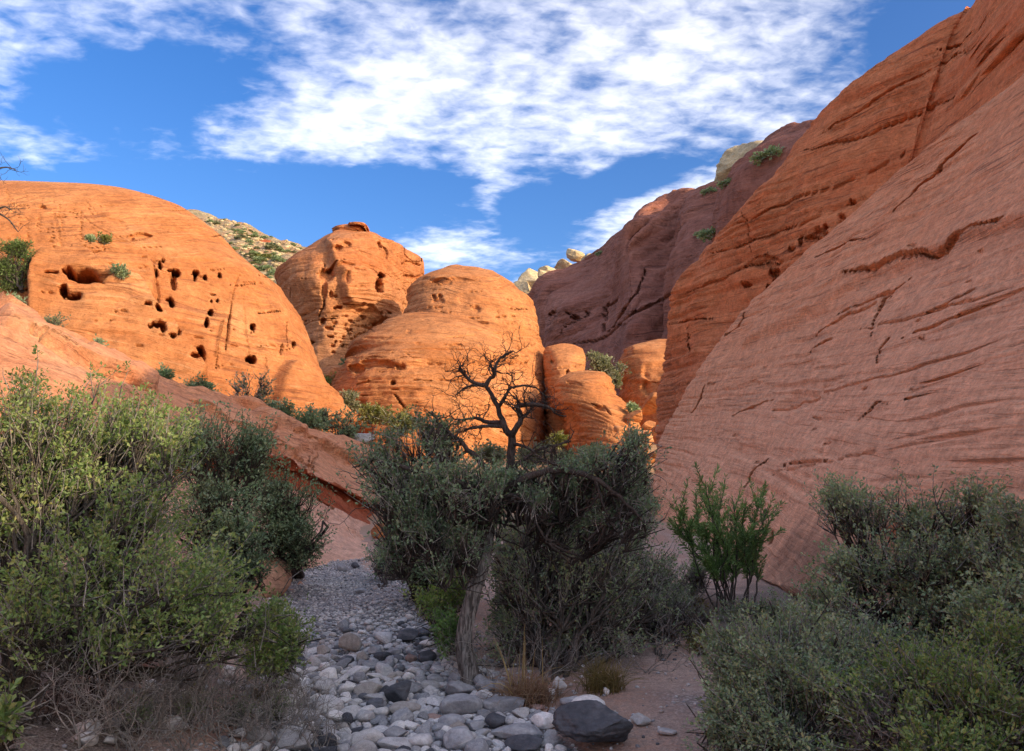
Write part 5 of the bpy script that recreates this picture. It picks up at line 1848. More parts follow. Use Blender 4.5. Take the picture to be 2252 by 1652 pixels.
sbush("dark_shrub", 440, 880, 38, 26, M_oak_dark, "round dark shrub on the ramp crest below the largest hole", 240, 9, wood=M_twig_dark, Y=32)
sbush("dark_shrub", 360, 838, 20, 15, M_oak_dark, "small near-black shrub on the ramp crest, left of the round one", 120, 9, wood=M_twig_dark, Y=30.5)
sbush("bare_shrub", 545, 905, 52, 48, M_sage, "pale grey nearly leafless shrub before the dome's foot", 420, 2, Y=36)
sbush("dark_shrub", 605, 932, 52, 28, M_oak_dark, "dark shrub right of the pale leafless one", 260, 8, wood=M_twig_dark, Y=36.5)
sbush("dark_shrub", 672, 955, 48, 32, M_oak_dark, "dark shrub in the middle of the row on the ramp crest", 240, 8, wood=M_twig_dark, Y=38.5)
sbush("dark_shrub", 742, 975, 46, 32, M_oak_dark, "dark shrub at the right end of the row on the ramp crest", 240, 8, wood=M_twig_dark, Y=42)
sbush("bare_shrub", 715, 935, 34, 22, M_oak_grey, "thin grey twiggy shrub above the dark crest row", 200, 2, wood=M_twig_dark, Y=46)
sbush("green_shrub", 762, 910, 26, 24, M_sage, "sunlit grey-green shrub at the foot of the centre dome's left side", 200, 10, Y=66)
sbush("yellow_shrub", 815, 930, 40, 22, M_yellowgreen, "sunlit yellow-green shrub before the centre dome", 260, 10, Y=64)
sbush("yellow_shrub", 880, 958, 48, 30, M_yellowgreen, "larger sunlit yellow-green shrub nearest the tree crown", 300, 10, Y=60)
sbush("green_shrub", 705, 800, 16, 9, M_sage, "tiny grey shrub at the foot of the spire", 80, 8, Y=92)
sbush("dark_shrub", 766, 820, 20, 14, M_oak_dark, "dark little shrub wedged against the centre dome's shoulder", 140, 10, Y=83)
sbush("green_shrub", 720, 880, 22, 30, M_oak, "green shrub filling the shaded notch between the two big domes", 240, 10, Y=76)
sbush("sage_tree", 1330, 828, 40, 26, M_sage, "pale grey-green shrub tree atop the gap between domes", 420, 9, Y=84)
sbush("sage_tree", 1352, 852, 18, 20, M_sage, "smaller pale shrub just below the grey-green one in the gap", 160, 9, Y=79)
sbush("green_shrub", 1392, 912, 15, 15, M_oak_grey, "small grey-green shrub beside the tilted orange block", 130, 9, Y=68)
sbush("yellow_shrub", 1224, 985, 22, 18, M_yellowgreen, "yellow-green shrub in the shadow crack right of the centre dome", 160, 9, Y=62)
sbush("sage_shrub", 1165, 1030, 50, 28, M_sage, "pale sage shrub behind the dead trunk", 240, 10, Y=44)
sbush("sage_shrub", 1240, 1035, 46, 24, M_sage, "pale sage shrub behind the tree's right limb", 240, 10, Y=42)
sbush("sage_shrub", 1080, 1020, 50, 24, M_sage, "pale shrub left of the dead trunk's foot, before the centre dome", 240, 10, Y=48)
sbush("yellow_shrub", 960, 985, 46, 24, M_yellowgreen, "yellowish shrub behind the top of the leafy crown", 240, 10, Y=56)
sbush("sage_shrub", 1310, 1030, 50, 26, M_oak_grey, "grey-green shrub at the foot of the leaning fin", 240, 10, Y=50)
sbush("green_shrub", 1385, 1045, 44, 26, M_oak_grey, "green shrub below the tumbled orange blocks", 240, 10, Y=46)
sbush("green_shrub", 228, 534, 16, 9, M_yellowgreen, "yellowish tuft on the ledge high on the left dome, right of its neighbour", 110, 9)
sbush("green_shrub", 196, 532, 12, 6, M_oak_grey, "tiny grey tuft on the ledge high on the left dome", 70, 9)
sbush("green_shrub", 262, 610, 22, 14, M_oak_grey, "grey-green shrub on the shelf above the dome's hollow", 150, 9)
sbush("bare_shrub", 30, 690, 46, 32, M_oak_grey, "brownish shrub at the left edge above the sunlit ramp", 260, 4, wood=M_twig_dark, Y=30)
sbush("bare_shrub", 105, 735, 40, 26, M_sage, "wispy grey shrub behind the sunlit ramp's crest", 240, 3, Y=31)
sbush("bare_shrub", 215, 775, 20, 16, M_oak_grey, "small wispy shrub on the dome's foot above the ramp", 120, 4, Y=36)

# juniper and dead snag at the left edge
jb = hit(52, 625)[0]
jY = jb[1] - 0.5
bush("juniper_tree", P(50, 640, jY), [E(35, 545, jY, 48, 26, 0.9), E(10, 585, jY, 50, 30, 0.8), E(65, 565, jY, 22, 22, 0.5), E(20, 620, jY, 35, 25, 0.6)], 520, 16, 0.16 * jY / 45, M_pine,
     "green juniper leaning from the left dome at the picture's left edge", "tree", wood=M_twig_dark, trunk_r=0.16, twig_l=0.5, aspect=0.3, twig_r=0.01, stems=3)


def px_path(pts, k=None):
    """pts: (px, py, Y, radius px) -> smooth path and radii in metres"""
    q = np.array([P(a, b, c) for a, b, c, _ in pts])
    rad = np.array([d / F * c for _, _, c, d in pts])
    k = k or (len(pts) * 4)
    t = np.linspace(0, len(pts) - 1, k)
    return cr(q, t, 0), np.interp(t, np.arange(len(pts)), rad)


def grow(acc, p, d, L, rad, lvl, r, wig=0.28, up=0.05, kids=3, shrink=0.62, out=None):
    """a crooked bare branch and its children"""
    n = 6
    pts = [np.asarray(p, float)]
    d = unit(np.asarray(d, float))
    dd = []
    for _ in range(n):
        d = unit(d + r.normal(0, wig, 3) + np.array([0, 0, up]))
        pts.append(pts[-1] + d * L / n)
        dd.append(d)
    pts = np.array(pts)
    V, f = tubes(pts[None], (rad * np.linspace(1, 0.45, n + 1))[None], 6 if lvl > 1 else (4 if lvl == 1 else 3))
    acc.add(V, f)
    if out is not None:
        out.append(pts)
    if lvl > 0:
        for c in range(kids):
            i = int(r.integers(2, n)) if c else n - 1
            sd = unit(np.cross(dd[i], r.normal(size=3)))
            ang = r.uniform(0.45, 1.05)
            nd = dd[i] * math.cos(ang) + sd * math.sin(ang)
            grow(acc, pts[i + 1], nd, L * shrink * r.uniform(0.7, 1.15), rad * 0.58, lvl - 1, r, wig, up, kids, shrink, out)


rg = np.random.default_rng(77)
acc = Acc()
for pts in ([(-70, 560, 30, 7), (-40, 440, 30, 5), (-12, 380, 30, 2.5), (12, 368, 30, 1.6), (36, 374, 30, 0.8)], [(-60, 520, 30, 5), (-20, 470, 30, 3), (15, 480, 30, 2), (40, 510, 30, 1)],
            [(-20, 470, 30, 3), (8, 455, 30, 2), (25, 462, 30, 1)], [(-70, 800, 30, 12), (-75, 680, 30, 9), (-70, 560, 30, 7)]):
    q, rad = px_path(pts)
    V, f = tubes(q[None], rad[None], 6)
    acc.add(V, f)
    for _ in range(7):
        i = int(rg.integers(len(q) // 2, len(q)))
        grow(acc, q[i], rg.normal(size=3) * np.array([1, 0.6, 0.8]) + np.array([0.5, 0, 0.2]), 0.55, 0.012, 1, rg, kids=3)
tag(obj("dead_snag", acc.mesh("dead_snag"), M_twig_dark), "bare dead snag reaching in at the left edge above the juniper", "dead tree")

# ------------------------------------------------------------------ the twisted tree in the middle
tree_base = gp(1034, 1508)
TY = tree_base[1]
tree = empty("oak_tree", tuple(tree_base))
tag(tree, "twisted oak by the wash, leafy low down with a bare black dead crown", "tree")


def rel(me, b):
    me.transform(__import__('mathutils').Matrix.Translation(-Vector(b)))
    return me


trunk_pts = [(1036, 1530, TY, 27.9), (1034, 1502, TY, 22.8), (1026, 1455, TY, 19.6), (1022, 1400, TY, 17.8), (1030, 1345, TY, 16.5), (1046, 1285, TY, 15.2), (1066, 1225, TY, 13.9), (1074, 1165, TY + .05, 13.2),
             (1080, 1115, TY + .1, 12.7), (1098, 1072, TY + .1, 11.4), (1118, 1040, TY + .1, 10.1), (1124, 1008, TY + .1, 8.8), (1124, 963, TY + .1, 7.6), (1115, 940, TY + .1, 7.0), (1099, 907, TY + .1, 5.7),
             (1082, 873, TY + .1, 4.8), (1066, 848, TY + .1, 3.8)]
q, rad = px_path(trunk_pts, 110)
q = q + np.stack([fbm(np.stack([np.arange(110) * 0.16, np.zeros(110), np.full(110, s_)], -1), 3) for s_ in (1.5, 7.5, 3.5)], -1) * 0.035
V, f = tubes(q[None], rad[None], 22)
ring = V.reshape(110, 22, 3)
ctr = ring.mean(1, keepdims=True)
ang = np.arange(22)[None, :] / 22 * 2 * np.pi
gr = 0.10 * np.sin(ang * 5 + 0.6 * np.sin(np.arange(110)[:, None] * 0.15)) + 0.14 * vnoise(np.stack([np.cos(ang) * 2.2 + 0 * q[:, :1], np.sin(ang) * 2.2 + 0 * q[:, :1], np.arange(110)[:, None] * 0.09 + 0 * ang], -1))
gr = gr + 0.10 * vnoise(np.stack([np.cos(ang) * 5 + 0 * q[:, :1], np.sin(ang) * 5 + 0 * q[:, :1], np.arange(110)[:, None] * 0.3 + 0 * ang], -1))
ring = ctr + (ring - ctr) * (1 + gr)[..., None]
cut = 64
obj("trunk", rel(mesh_from("trunk", ring[:cut + 1].reshape(-1, 3), [grid_faces(cut + 1, 22, wrap=True)]), tree_base), M_bark, tree)
dt = obj("dead_trunk", rel(mesh_from("dead_trunk", ring[cut - 1:].reshape(-1, 3) * 1.0, [grid_faces(110 - cut + 1, 22, wrap=True)]), tree_base), M_twig_dark, tree)  # dead wood, its near-black colour also standing in for backlit shade
dt["label"] = "dead upper trunk, darkened like a backlit silhouette"
t1 = TY + .1
limbs_px = {
    "dead": [
        [(1066, 848, t1, 6), (1042, 842, t1, 4.5), (1023, 826, t1, 3.6), (1013, 814, t1, 2.8), (1010, 798, t1 + .1, 1.6)],
        [(1068, 850, t1, 6), (1075, 836, t1, 5), (1087, 826, t1, 4.5), (1093, 798, t1, 3.6), (1112, 781, t1, 2.6), (1144, 773, t1 - .1, 1.2)],
        [(1056, 846, t1, 4), (1034, 850, t1, 3), (1011, 860, t1, 1.6), (1000, 874, t1, 1)],
        [(1095, 898, t1, 5), (1113, 868, t1 - .1, 4), (1127, 852, t1 - .1, 3.2), (1166, 849, t1 - .1, 2.2), (1208, 873, t1 - .1, 1.2)],
        [(1124, 965, t1, 8), (1133, 944, t1 - .1, 7.5), (1146, 921, t1 - .1, 7), (1137, 898, t1 - .1, 6.5), (1144, 892, t1 - .1, 6), (1183, 891, t1 - .2, 4.5), (1211, 901, t1 - .2, 3.2), (1240, 918, t1 - .2, 1.6)],
        [(1108, 930, t1, 6), (1070, 928, t1 + .1, 5), (1053, 920, t1 + .1, 4), (1022, 924, t1 + .1, 2.4), (990, 918, t1 + .1, 1.4)],
        [(1112, 938, t1, 5), (1070, 938, t1 - .1, 4), (1028, 944, t1 - .1, 2.6), (1005, 952, t1 - .1, 1.4)],
        [(1126, 975, t1, 5), (1160, 985, t1 - .2, 3), (1195, 1014, t1 - .3, 1.8), (1215, 1032, t1 - .3, 1)],
        [(1087, 826, t1, 3.4), (1078, 800, t1 + .1, 2.2), (1068, 782, t1 + .1, 1.1)],
        [(1146, 921, t1 - .1, 4), (1165, 905, t1, 2.6), (1176, 880, t1, 1.6)],
    ],
    "live": [
        [(1084, 1105, TY, 15), (1120, 1070, TY - .2, 11), (1180, 1042, TY - .3, 10), (1230, 1036, TY - .3, 9), (1290, 1046, TY - .3, 8), (1345, 1078, TY - .3, 6.5), (1395, 1128, TY - .3, 4), (1440, 1150, TY - .3, 2)],
        [(1290, 1046, TY - .3, 5), (1330, 1030, TY - .2, 4), (1380, 1020, TY - .1, 3), (1430, 1050, TY, 1.5)],
        [(1078, 1130, TY, 12), (1120, 1090, TY - .25, 6), (1160, 1110, TY - .3, 5), (1180, 1150, TY - .3, 4), (1205, 1200, TY - .3, 1.8)],
        [(1082, 1110, TY, 13), (1040, 1075, TY - .3, 10), (980, 1050, TY - .4, 8), (900, 1030, TY - .3, 6), (830, 1015, TY - .2, 4), (775, 1030, TY - .1, 2)],
        [(1076, 1150, TY, 11), (1030, 1140, TY - .3, 8), (960, 1130, TY - .4, 6), (890, 1120, TY - .4, 4), (810, 1110, TY - .3, 2)],
        [(1098, 1072, TY + .1, 10), (1060, 1020, TY, 8), (1010, 970, TY, 6), (965, 930, TY, 4), (950, 905, TY, 2)],
        [(1074, 1165, TY, 9), (1040, 1180, TY - .2, 7), (980, 1178, TY - .3, 5), (930, 1200, TY - .3, 3)],
        [(1056, 1262, TY, 10), (1020, 1240, TY - .25, 7), (985, 1235, TY - .35, 3)],
        [(1120, 1035, t1, 8), (1160, 1005, t1, 5), (1200, 985, t1 + .1, 3), (1240, 975, t1 + .1, 1.5)],
        [(1310, 1056, TY - .3, 4), (1330, 1120, TY - .35, 3), (1340, 1150, TY - .35, 1.5)],
    ],
}
limb_paths = []
dead = Acc()
for pts in limbs_px["dead"]:
    q, rad = px_path(pts, 22)
    q = q + rg.normal(0, 1, q.shape) * (0.012 * np.linspace(0, 1, 22))[:, None]
    V, f = tubes(q[None], rad[None] * 0.92, 8)
    dead.add(V, f)
    for _ in range(13):
        i = int(rg.integers(6, 22))
        tg = q[min(i, 20) + 1] - q[min(i, 20)]
        d = unit(tg) * 0.7 + unit(rg.normal(size=3)) + np.array([0, 0, 0.25])
        grow(dead, q[i], d, rg.uniform(0.10, 0.27), max(0.0045, rad[i] * 0.42), 2, rg, wig=0.32, kids=3, shrink=0.66)
obj("dead_crown", rel(dead.mesh("dead_crown"), tree_base), M_twig_dark, tree)["label"] = "bare black dead crown"
live = Acc()
for pts in limbs_px["live"]:
    q, rad = px_path(pts, 26)
    q = q + rg.normal(0, 1, q.shape) * (0.014 * np.linspace(0, 1, 26))[:, None]
    V, f = tubes(q[None], rad[None] * 0.8, 9)
    live.add(V, f)
    limb_paths.append(q)
    for _ in range(5):
        i = int(rg.integers(8, 26))
        grow(live, q[i], unit(rg.normal(size=3)) + np.array([0, -0.3, -0.1]), rg.uniform(0.2, 0.45), max(0.005, rad[i] * 0.4), 2, rg, wig=0.3, kids=2)
obj("limbs", rel(live.mesh("limbs"), tree_base), M_twig_dark, tree)
w, fl = bush_meshes(tree_base, [
    E(900, 1045, TY - .2, 125, 55, 0.7), E(840, 1005, TY, 90, 45, 0.5), E(955, 965, TY, 70, 55, 0.5), E(975, 925, TY + .1, 75, 34, 0.4, 0.55), E(1000, 1055, TY - .3, 110, 70, 0.8), E(810, 1070, TY - .2, 60, 45, 0.4),
    E(1090, 1050, TY - .1, 100, 50, 0.6), E(930, 1140, TY - .3, 115, 60, 0.7), E(1010, 1170, TY - .3, 80, 50, 0.5), E(1220, 1015, TY - .1, 90, 34, 0.5), E(1320, 1000, TY, 80, 50, 0.5), E(1390, 1045, TY, 60, 55, 0.4),
    E(1395, 1100, TY - .2, 50, 40, 0.3), E(1180, 1080, TY - .3, 70, 40, 0.4, 0.6), E(960, 1235, TY - .3, 50, 30, 0.3, 0.7), E(880, 1090, TY - .3, 120, 55, 0.6), E(1150, 1055, TY + .2, 110, 45, 0.5), E(1280, 1060, TY + .1, 110, 60, 0.5), E(1430, 1105, TY - .2, 45, 50, 0.35), E(1360, 1130, TY - .2, 70, 45, 0.4), E(1410, 1020, TY, 45, 40, 0.35), E(770, 1050, TY - .1, 40, 40, 0.3), E(1395, 962, TY + .1, 40, 36, 0.35, 0.8), E(1330, 1150, TY + .1, 90, 40, 0.4), E(1200, 1120, TY + .4, 110, 45, 0.4), E(860, 1200, TY - .2, 50, 40, 0.35, 0.7), E(930, 930, TY + .2, 60, 40, 0.4), E(870, 950, TY + .1, 60, 40, 0.4, 0.8), E(860, 1150, TY - .2, 70, 45, 0.4), E(1010, 1010, TY + .2, 80, 60, 0.5), E(1050, 1120, TY + .2, 90, 70, 0.5)],
    4500, 12, 0.038, np.random.default_rng(5), trunk_r=0.032, limbs=limb_paths, thr=0.0, twig_l=0.30, shell=0.3, nfreq=2.6)
w.materials.append(M_twig)
w.materials.append(M_twig_dark)
obj("boughs", rel(w, tree_base), None, tree)
obj("foliage", rel(fl, tree_base), M_oak_dark, tree)
# a few curled dead leaves cling to the dead wood
# ------------------------------------------------------------------ bushes behind and beside it
bush("oak_tree", gp(1330, 1420), [E(1330, 1075, 12.5, 110, 80, 0.8), E(1395, 1000, 12.6, 55, 60, 0.4), E(1300, 1010, 12.6, 70, 40, 0.4), E(1410, 1090, 12.4, 50, 60, 0.4), E(1260, 1130, 12.3, 120, 80, 0.8), E(1370, 1170, 12.2, 80, 80, 0.7)], 1300, 12, 0.05, M_oak_dark,
     "shaded oak behind the twisted tree's right limb, against the slab", "tree", trunk_r=0.06, twig_l=0.4, wood=M_twig_dark)
bush("oak_bush", gp(1230, 1500), [E(1200, 1285, 10.2, 150, 120, 1.0), E(1330, 1300, 10.4, 140, 130, 0.9), E(1130, 1370, 10, 90, 100, 0.7), E(1270, 1415, 9.9, 180, 75, 0.8), E(1240, 1190, 10.8, 140, 80, 0.8), E(1170, 1175, 10.5, 90, 70, 0.6), E(1120, 1200, 10.8, 70, 90, 0.6), E(1260, 1110, 11, 120, 60, 0.6), E(1370, 1150, 11.2, 90, 80, 0.6), E(1330, 1200, 10.9, 110, 75, 0.7),
                                  E(1420, 1340, 10.8, 70, 100, 0.6), E(1200, 1450, 9.7, 140, 50, 0.5), E(1360, 1455, 9.7, 130, 45, 0.5), E(1110, 1300, 10.4, 60, 90, 0.5), E(1450, 1260, 11.6, 75, 80, 0.6), E(1470, 1360, 11.2, 60, 90, 0.5)], 4300, 12, 0.038, M_oak_grey, "broad grey-green oak thicket right behind the twisted trunk", "bush", trunk_r=0.04, thr=-0.3, stems=10, twig_r=0.0042)
bush("oak_bush", gp(915, 1320), [E(910, 1185, 13.2, 80, 70, 0.9), E(930, 1250, 12.8, 70, 50, 0.7), E(880, 1150, 13.3, 60, 50, 0.5), E(1000, 1210, 12.6, 80, 80, 0.7), E(1030, 1120, 12.8, 90, 70, 0.7), E(1020, 1280, 12.2, 70, 50, 0.5)], 1300, 12, 0.05, M_oak_dark, "dark oak bush left of the trunk, over the gravel bar", "bush", wood=M_twig_dark, trunk_r=0.05)
bush("round_shrub", gp(850, 1290), [E(852, 1235, 17.5, 42, 48, 0.6), E(880, 1245, 17.3, 40, 40, 0.5)], 520, 12, 0.05, M_oak_dark, "dark rounded shrub on the right side of the far wash", "shrub", wood=M_twig_dark, trunk_r=0.03)
bush("oak_bush", gp(960, 1400), [E(955, 1315, 10, 62, 36, 0.4), E(1000, 1290, 10.1, 50, 50, 0.4)], 420, 12, 0.042, M_oak, "low green bush just left of the trunk's bend", "bush", trunk_r=0.025)
bush("oak_bush", gp(985, 1440), [E(985, 1380, 9.0, 44, 44, 0.3)], 260, 13, 0.042, M_willow, "small fresh green bush hugging the trunk's left side", "bush", trunk_r=0.02)
bush("grey_shrub", gp(1450, 1460), [E(1450, 1390, 10.8, 60, 65, 0.5), E(1490, 1340, 11.2, 45, 60, 0.4)], 650, 6, 0.035, M_oak_grey, "greyish twiggy shrub between the thicket and the sandy path", "shrub", trunk_r=0.02)
bush("grey_shrub", gp(1545, 1420), [E(1540, 1350, 12, 45, 50, 0.4)], 300, 4, 0.035, M_yellowgrass, "brownish dry shrub below the green willow", "shrub", trunk_r=0.015)

# desert willow: a fan of stems clothed in narrow leaves
wb = gp(1604, 1345)
wY = wb[1]
will = empty("willow_shrub", tuple(wb))
tag(will, "bright green willow with fanned upright stems before the pink slab", "shrub")
wd, lf = Acc(), Acc()
rw = np.random.default_rng(12)
for (tx, ty) in ((1478, 1148), (1500, 1115), (1528, 1085), (1548, 1068), (1562, 1072), (1585, 1100), (1612, 1098), (1640, 1118), (1668, 1108), (1688, 1120), (1690, 1165), (1650, 1160), (1600, 1140), (1570, 1130), (1630, 1180), (1545, 1150)):
    dy = rw.uniform(-0.5, 0.5)
    bx = 1604 + (tx - 1590) * 0.22 + rw.normal(0, 14)
    q, rad = px_path([(bx, 1348, wY, 2.3), (bx + (tx - bx) * 0.25 + rw.normal(0, 8), 1270, wY + dy * .3, 1.9), (bx + (tx - bx) * 0.6 + rw.normal(0, 9), 1348 - (1348 - ty) * 0.62, wY + dy * .7, 1.4), (tx, ty, wY + dy, 0.7)], 30)
    q = q + np.cumsum(rw.normal(0, 0.006, q.shape), 0)
    V, f = tubes(q[None], rad[None], 5)
    wd.add(V, f)
    sub = [(q, 9)]
    for _ in range(11):
        i = int(rw.integers(8, 29))
        tg = unit(q[min(i + 1, 29)] - q[i - 1])
        d = unit(tg + unit(rw.normal(size=3)) * 0.75)
        L = rw.uniform(0.25, 0.55)
        s_ = q[i] + d * np.linspace(0, L, 10)[:, None] + np.array([0, 0, 0.06]) * np.linspace(0, 1, 10)[:, None] ** 2
        V, f = tubes(s_[None], np.linspace(0.006, 0.002, 10)[None], 4)
        wd.add(V, f)
        sub.append((s_, 0))
    for s_, i0 in sub:
        m = 90 if i0 else 60
        t = rw.uniform(i0, len(s_) - 1.01, m)
        i = t.astype(int)
        pos = s_[i] + (s_[i + 1] - s_[i]) * (t - i)[:, None]
        ax = unit(s_[i + 1] - s_[i]) * 0.9 + unit(rw.normal(size=(m, 3))) * 0.8
        ln = rw.uniform(0.05, 0.11, m)
        V, f = leaves(pos, ax, rw.normal(size=(m, 3)), ln, ln * 0.2)
        lf.add(V, f)
obj("stems", rel(wd.mesh("stems"), wb), M_bough, will)
obj("foliage", rel(lf.mesh("foliage", False), wb), M_willow, will)

# low cover between the thicket, the willow and the slab's foot
bush("grey_shrub", gp(1500, 1430), [E(1500, 1300, 13.5, 55, 50, 0.5), E(1530, 1260, 14, 40, 40, 0.4)], 420, 8, 0.04, M_oak_grey, "grey-green shrub between the thicket and the willow", "shrub", trunk_r=0.02)
bush("grey_shrub", gp(1690, 1380), [E(1690, 1345, 11.5, 75, 40, 0.5), E(1620, 1360, 11.8, 50, 34, 0.4)], 480, 8, 0.04, M_oak_grey, "low grey shrub before the dark hollow at the slab's foot", "shrub", trunk_r=0.02)
bush("grey_shrub", gp(1570, 1440), [E(1575, 1410, 9.5, 50, 40, 0.35), E(1530, 1400, 10, 40, 40, 0.3)], 380, 7, 0.036, M_oak, "low green shrub at the far end of the sandy path", "shrub", trunk_r=0.015)
# right: four oak bushes
bush("oak_bush", gp(2010, 1480), [E(1870, 1105, 8.8, 100, 70, 0.6), E(1830, 1075, 8.8, 50, 45, 0.3, 0.6), E(2010, 1130, 8.5, 105, 85, 0.6), E(1990, 1235, 8.0, 180, 100, 0.9), E(1850, 1235, 8.2, 85, 75, 0.5), E(2110, 1150, 8.2, 60, 90, 0.4),
                                  E(2060, 1330, 7.6, 170, 80, 0.7), E(2150, 1085, 7.8, 75, 55, 0.4), E(2190, 1200, 7.4, 90, 80, 0.5), E(1930, 1400, 7.4, 160, 70, 0.6), E(1830, 1330, 7.3, 110, 70, 0.5), E(1770, 1290, 7.6, 60, 50, 0.35), E(2100, 1240, 7.8, 120, 110, 0.7), E(2150, 1420, 7.0, 130, 60, 0.5)], 2900, 13, 0.038, M_oak_grey, "tall open oak bush in front of the pink slab on the right", "bush", trunk_r=0.045, thr=-0.22, nfreq=2.6)
bush("oak_bush", gp(2290, 1560), [E(2230, 1120, 7.0, 65, 70, 0.4), E(2250, 1230, 6.8, 110, 110, 0.6), E(2180, 1330, 6.6, 110, 90, 0.6), E(2300, 1350, 6.4, 130, 130, 0.6)], 1100, 13, 0.04, M_oak_grey,
     "oak bush rising at the right edge of the picture", "bush", trunk_r=0.045)
bush("oak_bush", gp(1700, 1660, 2.5), [E(1690, 1430, 6.6, 140, 85, 0.7), E(1760, 1370, 7.0, 120, 60, 0.5), E(1600, 1440, 6.8, 70, 60, 0.4), E(1880, 1420, 6.4, 110, 80, 0.5), E(1630, 1520, 6.2, 100, 100, 0.6), E(1800, 1490, 5.9, 150, 115, 0.7), E(1740, 1600, 5.6, 190, 95, 0.6), E(1580, 1580, 6.0, 55, 70, 0.35)], 2900, 16, 0.030, M_oak_grey,
     "dense low oak bush beside the sandy path, lower right", "bush", trunk_r=0.035, thr=-0.14, nfreq=3.2)
bush("oak_bush", gp(2080, 1760, 2.2), [E(2050, 1500, 5.5, 180, 120, 0.7), E(2200, 1560, 5.0, 150, 150, 0.6), E(1960, 1600, 5.2, 150, 110, 0.5), E(2210, 1420, 5.6, 120, 90, 0.5), E(2080, 1640, 4.8, 180, 80, 0.4)], 2200, 16, 0.030, M_oak,
     "dense oak bush filling the lower right corner", "bush", trunk_r=0.035, thr=-0.14, nfreq=3.2)


# ------------------------------------------------------------------ dead brush and grasses
def brush(px, pyb, hgt, label, n=9, jit=0.05, seed=0, mat=None, name="dead_brush", cat="dead shrub", group=None, spread=0.8, lvl=2, lean=(0, 0, 0)):
    b = gp(px, pyb, 2.2)
    r = np.random.default_rng(900 + seed)
    a = Acc()
    for _ in range(n):
        d = unit(np.array([r.normal(0, spread), r.normal(0, spread), 0.9]) + np.array(lean))
        grow(a, b + np.array([r.normal(0, jit), r.normal(0, jit * 0.8), -0.02]), d, hgt * r.uniform(0.6, 1.1), 0.0058, lvl, r, wig=0.26, kids=4, shrink=0.62)
    o = obj(name, rel(a.mesh(name), b), mat or M_twig)
    o.location = tuple(b)
    return tag(o, label, cat, group)


BR = "grey dead brush along the lower left edge"
for k, (px, py, h, lb) in enumerate([
        (170, 1640, 0.50, "grey dead brush farthest left along the bottom edge"), (290, 1660, 0.50, "tangle of grey dead brush at the bottom, left of centre of the row"),
        (400, 1655, 0.48, "grey brush at the bottom edge right below the rust-red rock"), (500, 1660, 0.45, "grey twiggy brush at the bottom edge nearest the pale stones"),
        (600, 1655, 0.42, "thin grey brush at the bottom edge beside the cobbles"), (690, 1660, 0.34, "low wispy brush at the edge of the cobbles, bottom"),
        (330, 1570, 0.48, "grey brush in the second row under the left oak bush"), (450, 1565, 0.48, "grey brush under the left oak bush, near the white rock"),
        (560, 1570, 0.46, "olive-grey brush on the left bank below the small bush"), (650, 1560, 0.36, "thin brown brush reaching over the cobbles' left edge"),
        (90, 1590, 0.55, "dark dead branches beneath the left oak bush"), (220, 1540, 0.45, "dark twiggy brush deep under the left oak bush"),
        (240, 1610, 0.5, "pale grey brush left of the rust-red rock, second row"), (350, 1625, 0.46, "pale grey brush before the rust-red rock"),
        (450, 1615, 0.46, "pale grey brush just below the white rock"), (550, 1625, 0.42, "pale grey brush between weeds near the cobbles"),
        (640, 1620, 0.38, "pale wispy brush overhanging the cobbles at lower left"), (400, 1540, 0.4, "pale grey brush right of the rust-red rock"),
        (510, 1530, 0.42, "pale grey brush right of the white rock")]):
    brush(px, py, h, lb, n=10, seed=k, mat=M_twig_dark if k in (10, 11) else M_twig, group=None)
for k, (px, py) in enumerate([(520, 1600), (610, 1590), (420, 1600), (300, 1610)]):
    bush("low_weed", gp(px, py, 2.5), [E(px, py - 45, gp(px, py, 2.5)[1], 60, 45, 0.25)], 150, 7, 0.022, M_oak_grey,
         ["low grey-green weed nearest the cobbles at lower left", "low grey-green weed by the small bush's foot", "low weed between grey brush, below the white rock", "low weed farthest left among the grey brush"][k], "weed", trunk_r=0.008, twig_l=0.16, twig_r=0.002)
brush(1085, 1510, 0.62, "bare grey twigs sprouting right of the twisted trunk's foot", n=7, jit=0.02, seed=40, spread=0.5, lvl=2)
brush(1180, 1500, 0.5, "bare grey twigs below the thicket behind the grass tuft", n=7, jit=0.02, seed=41, mat=M_twig, spread=0.8)
brush(1420, 1480, 0.55, "bare grey twigs at the thicket's right foot", n=7, jit=0.02, seed=42, spread=0.7)


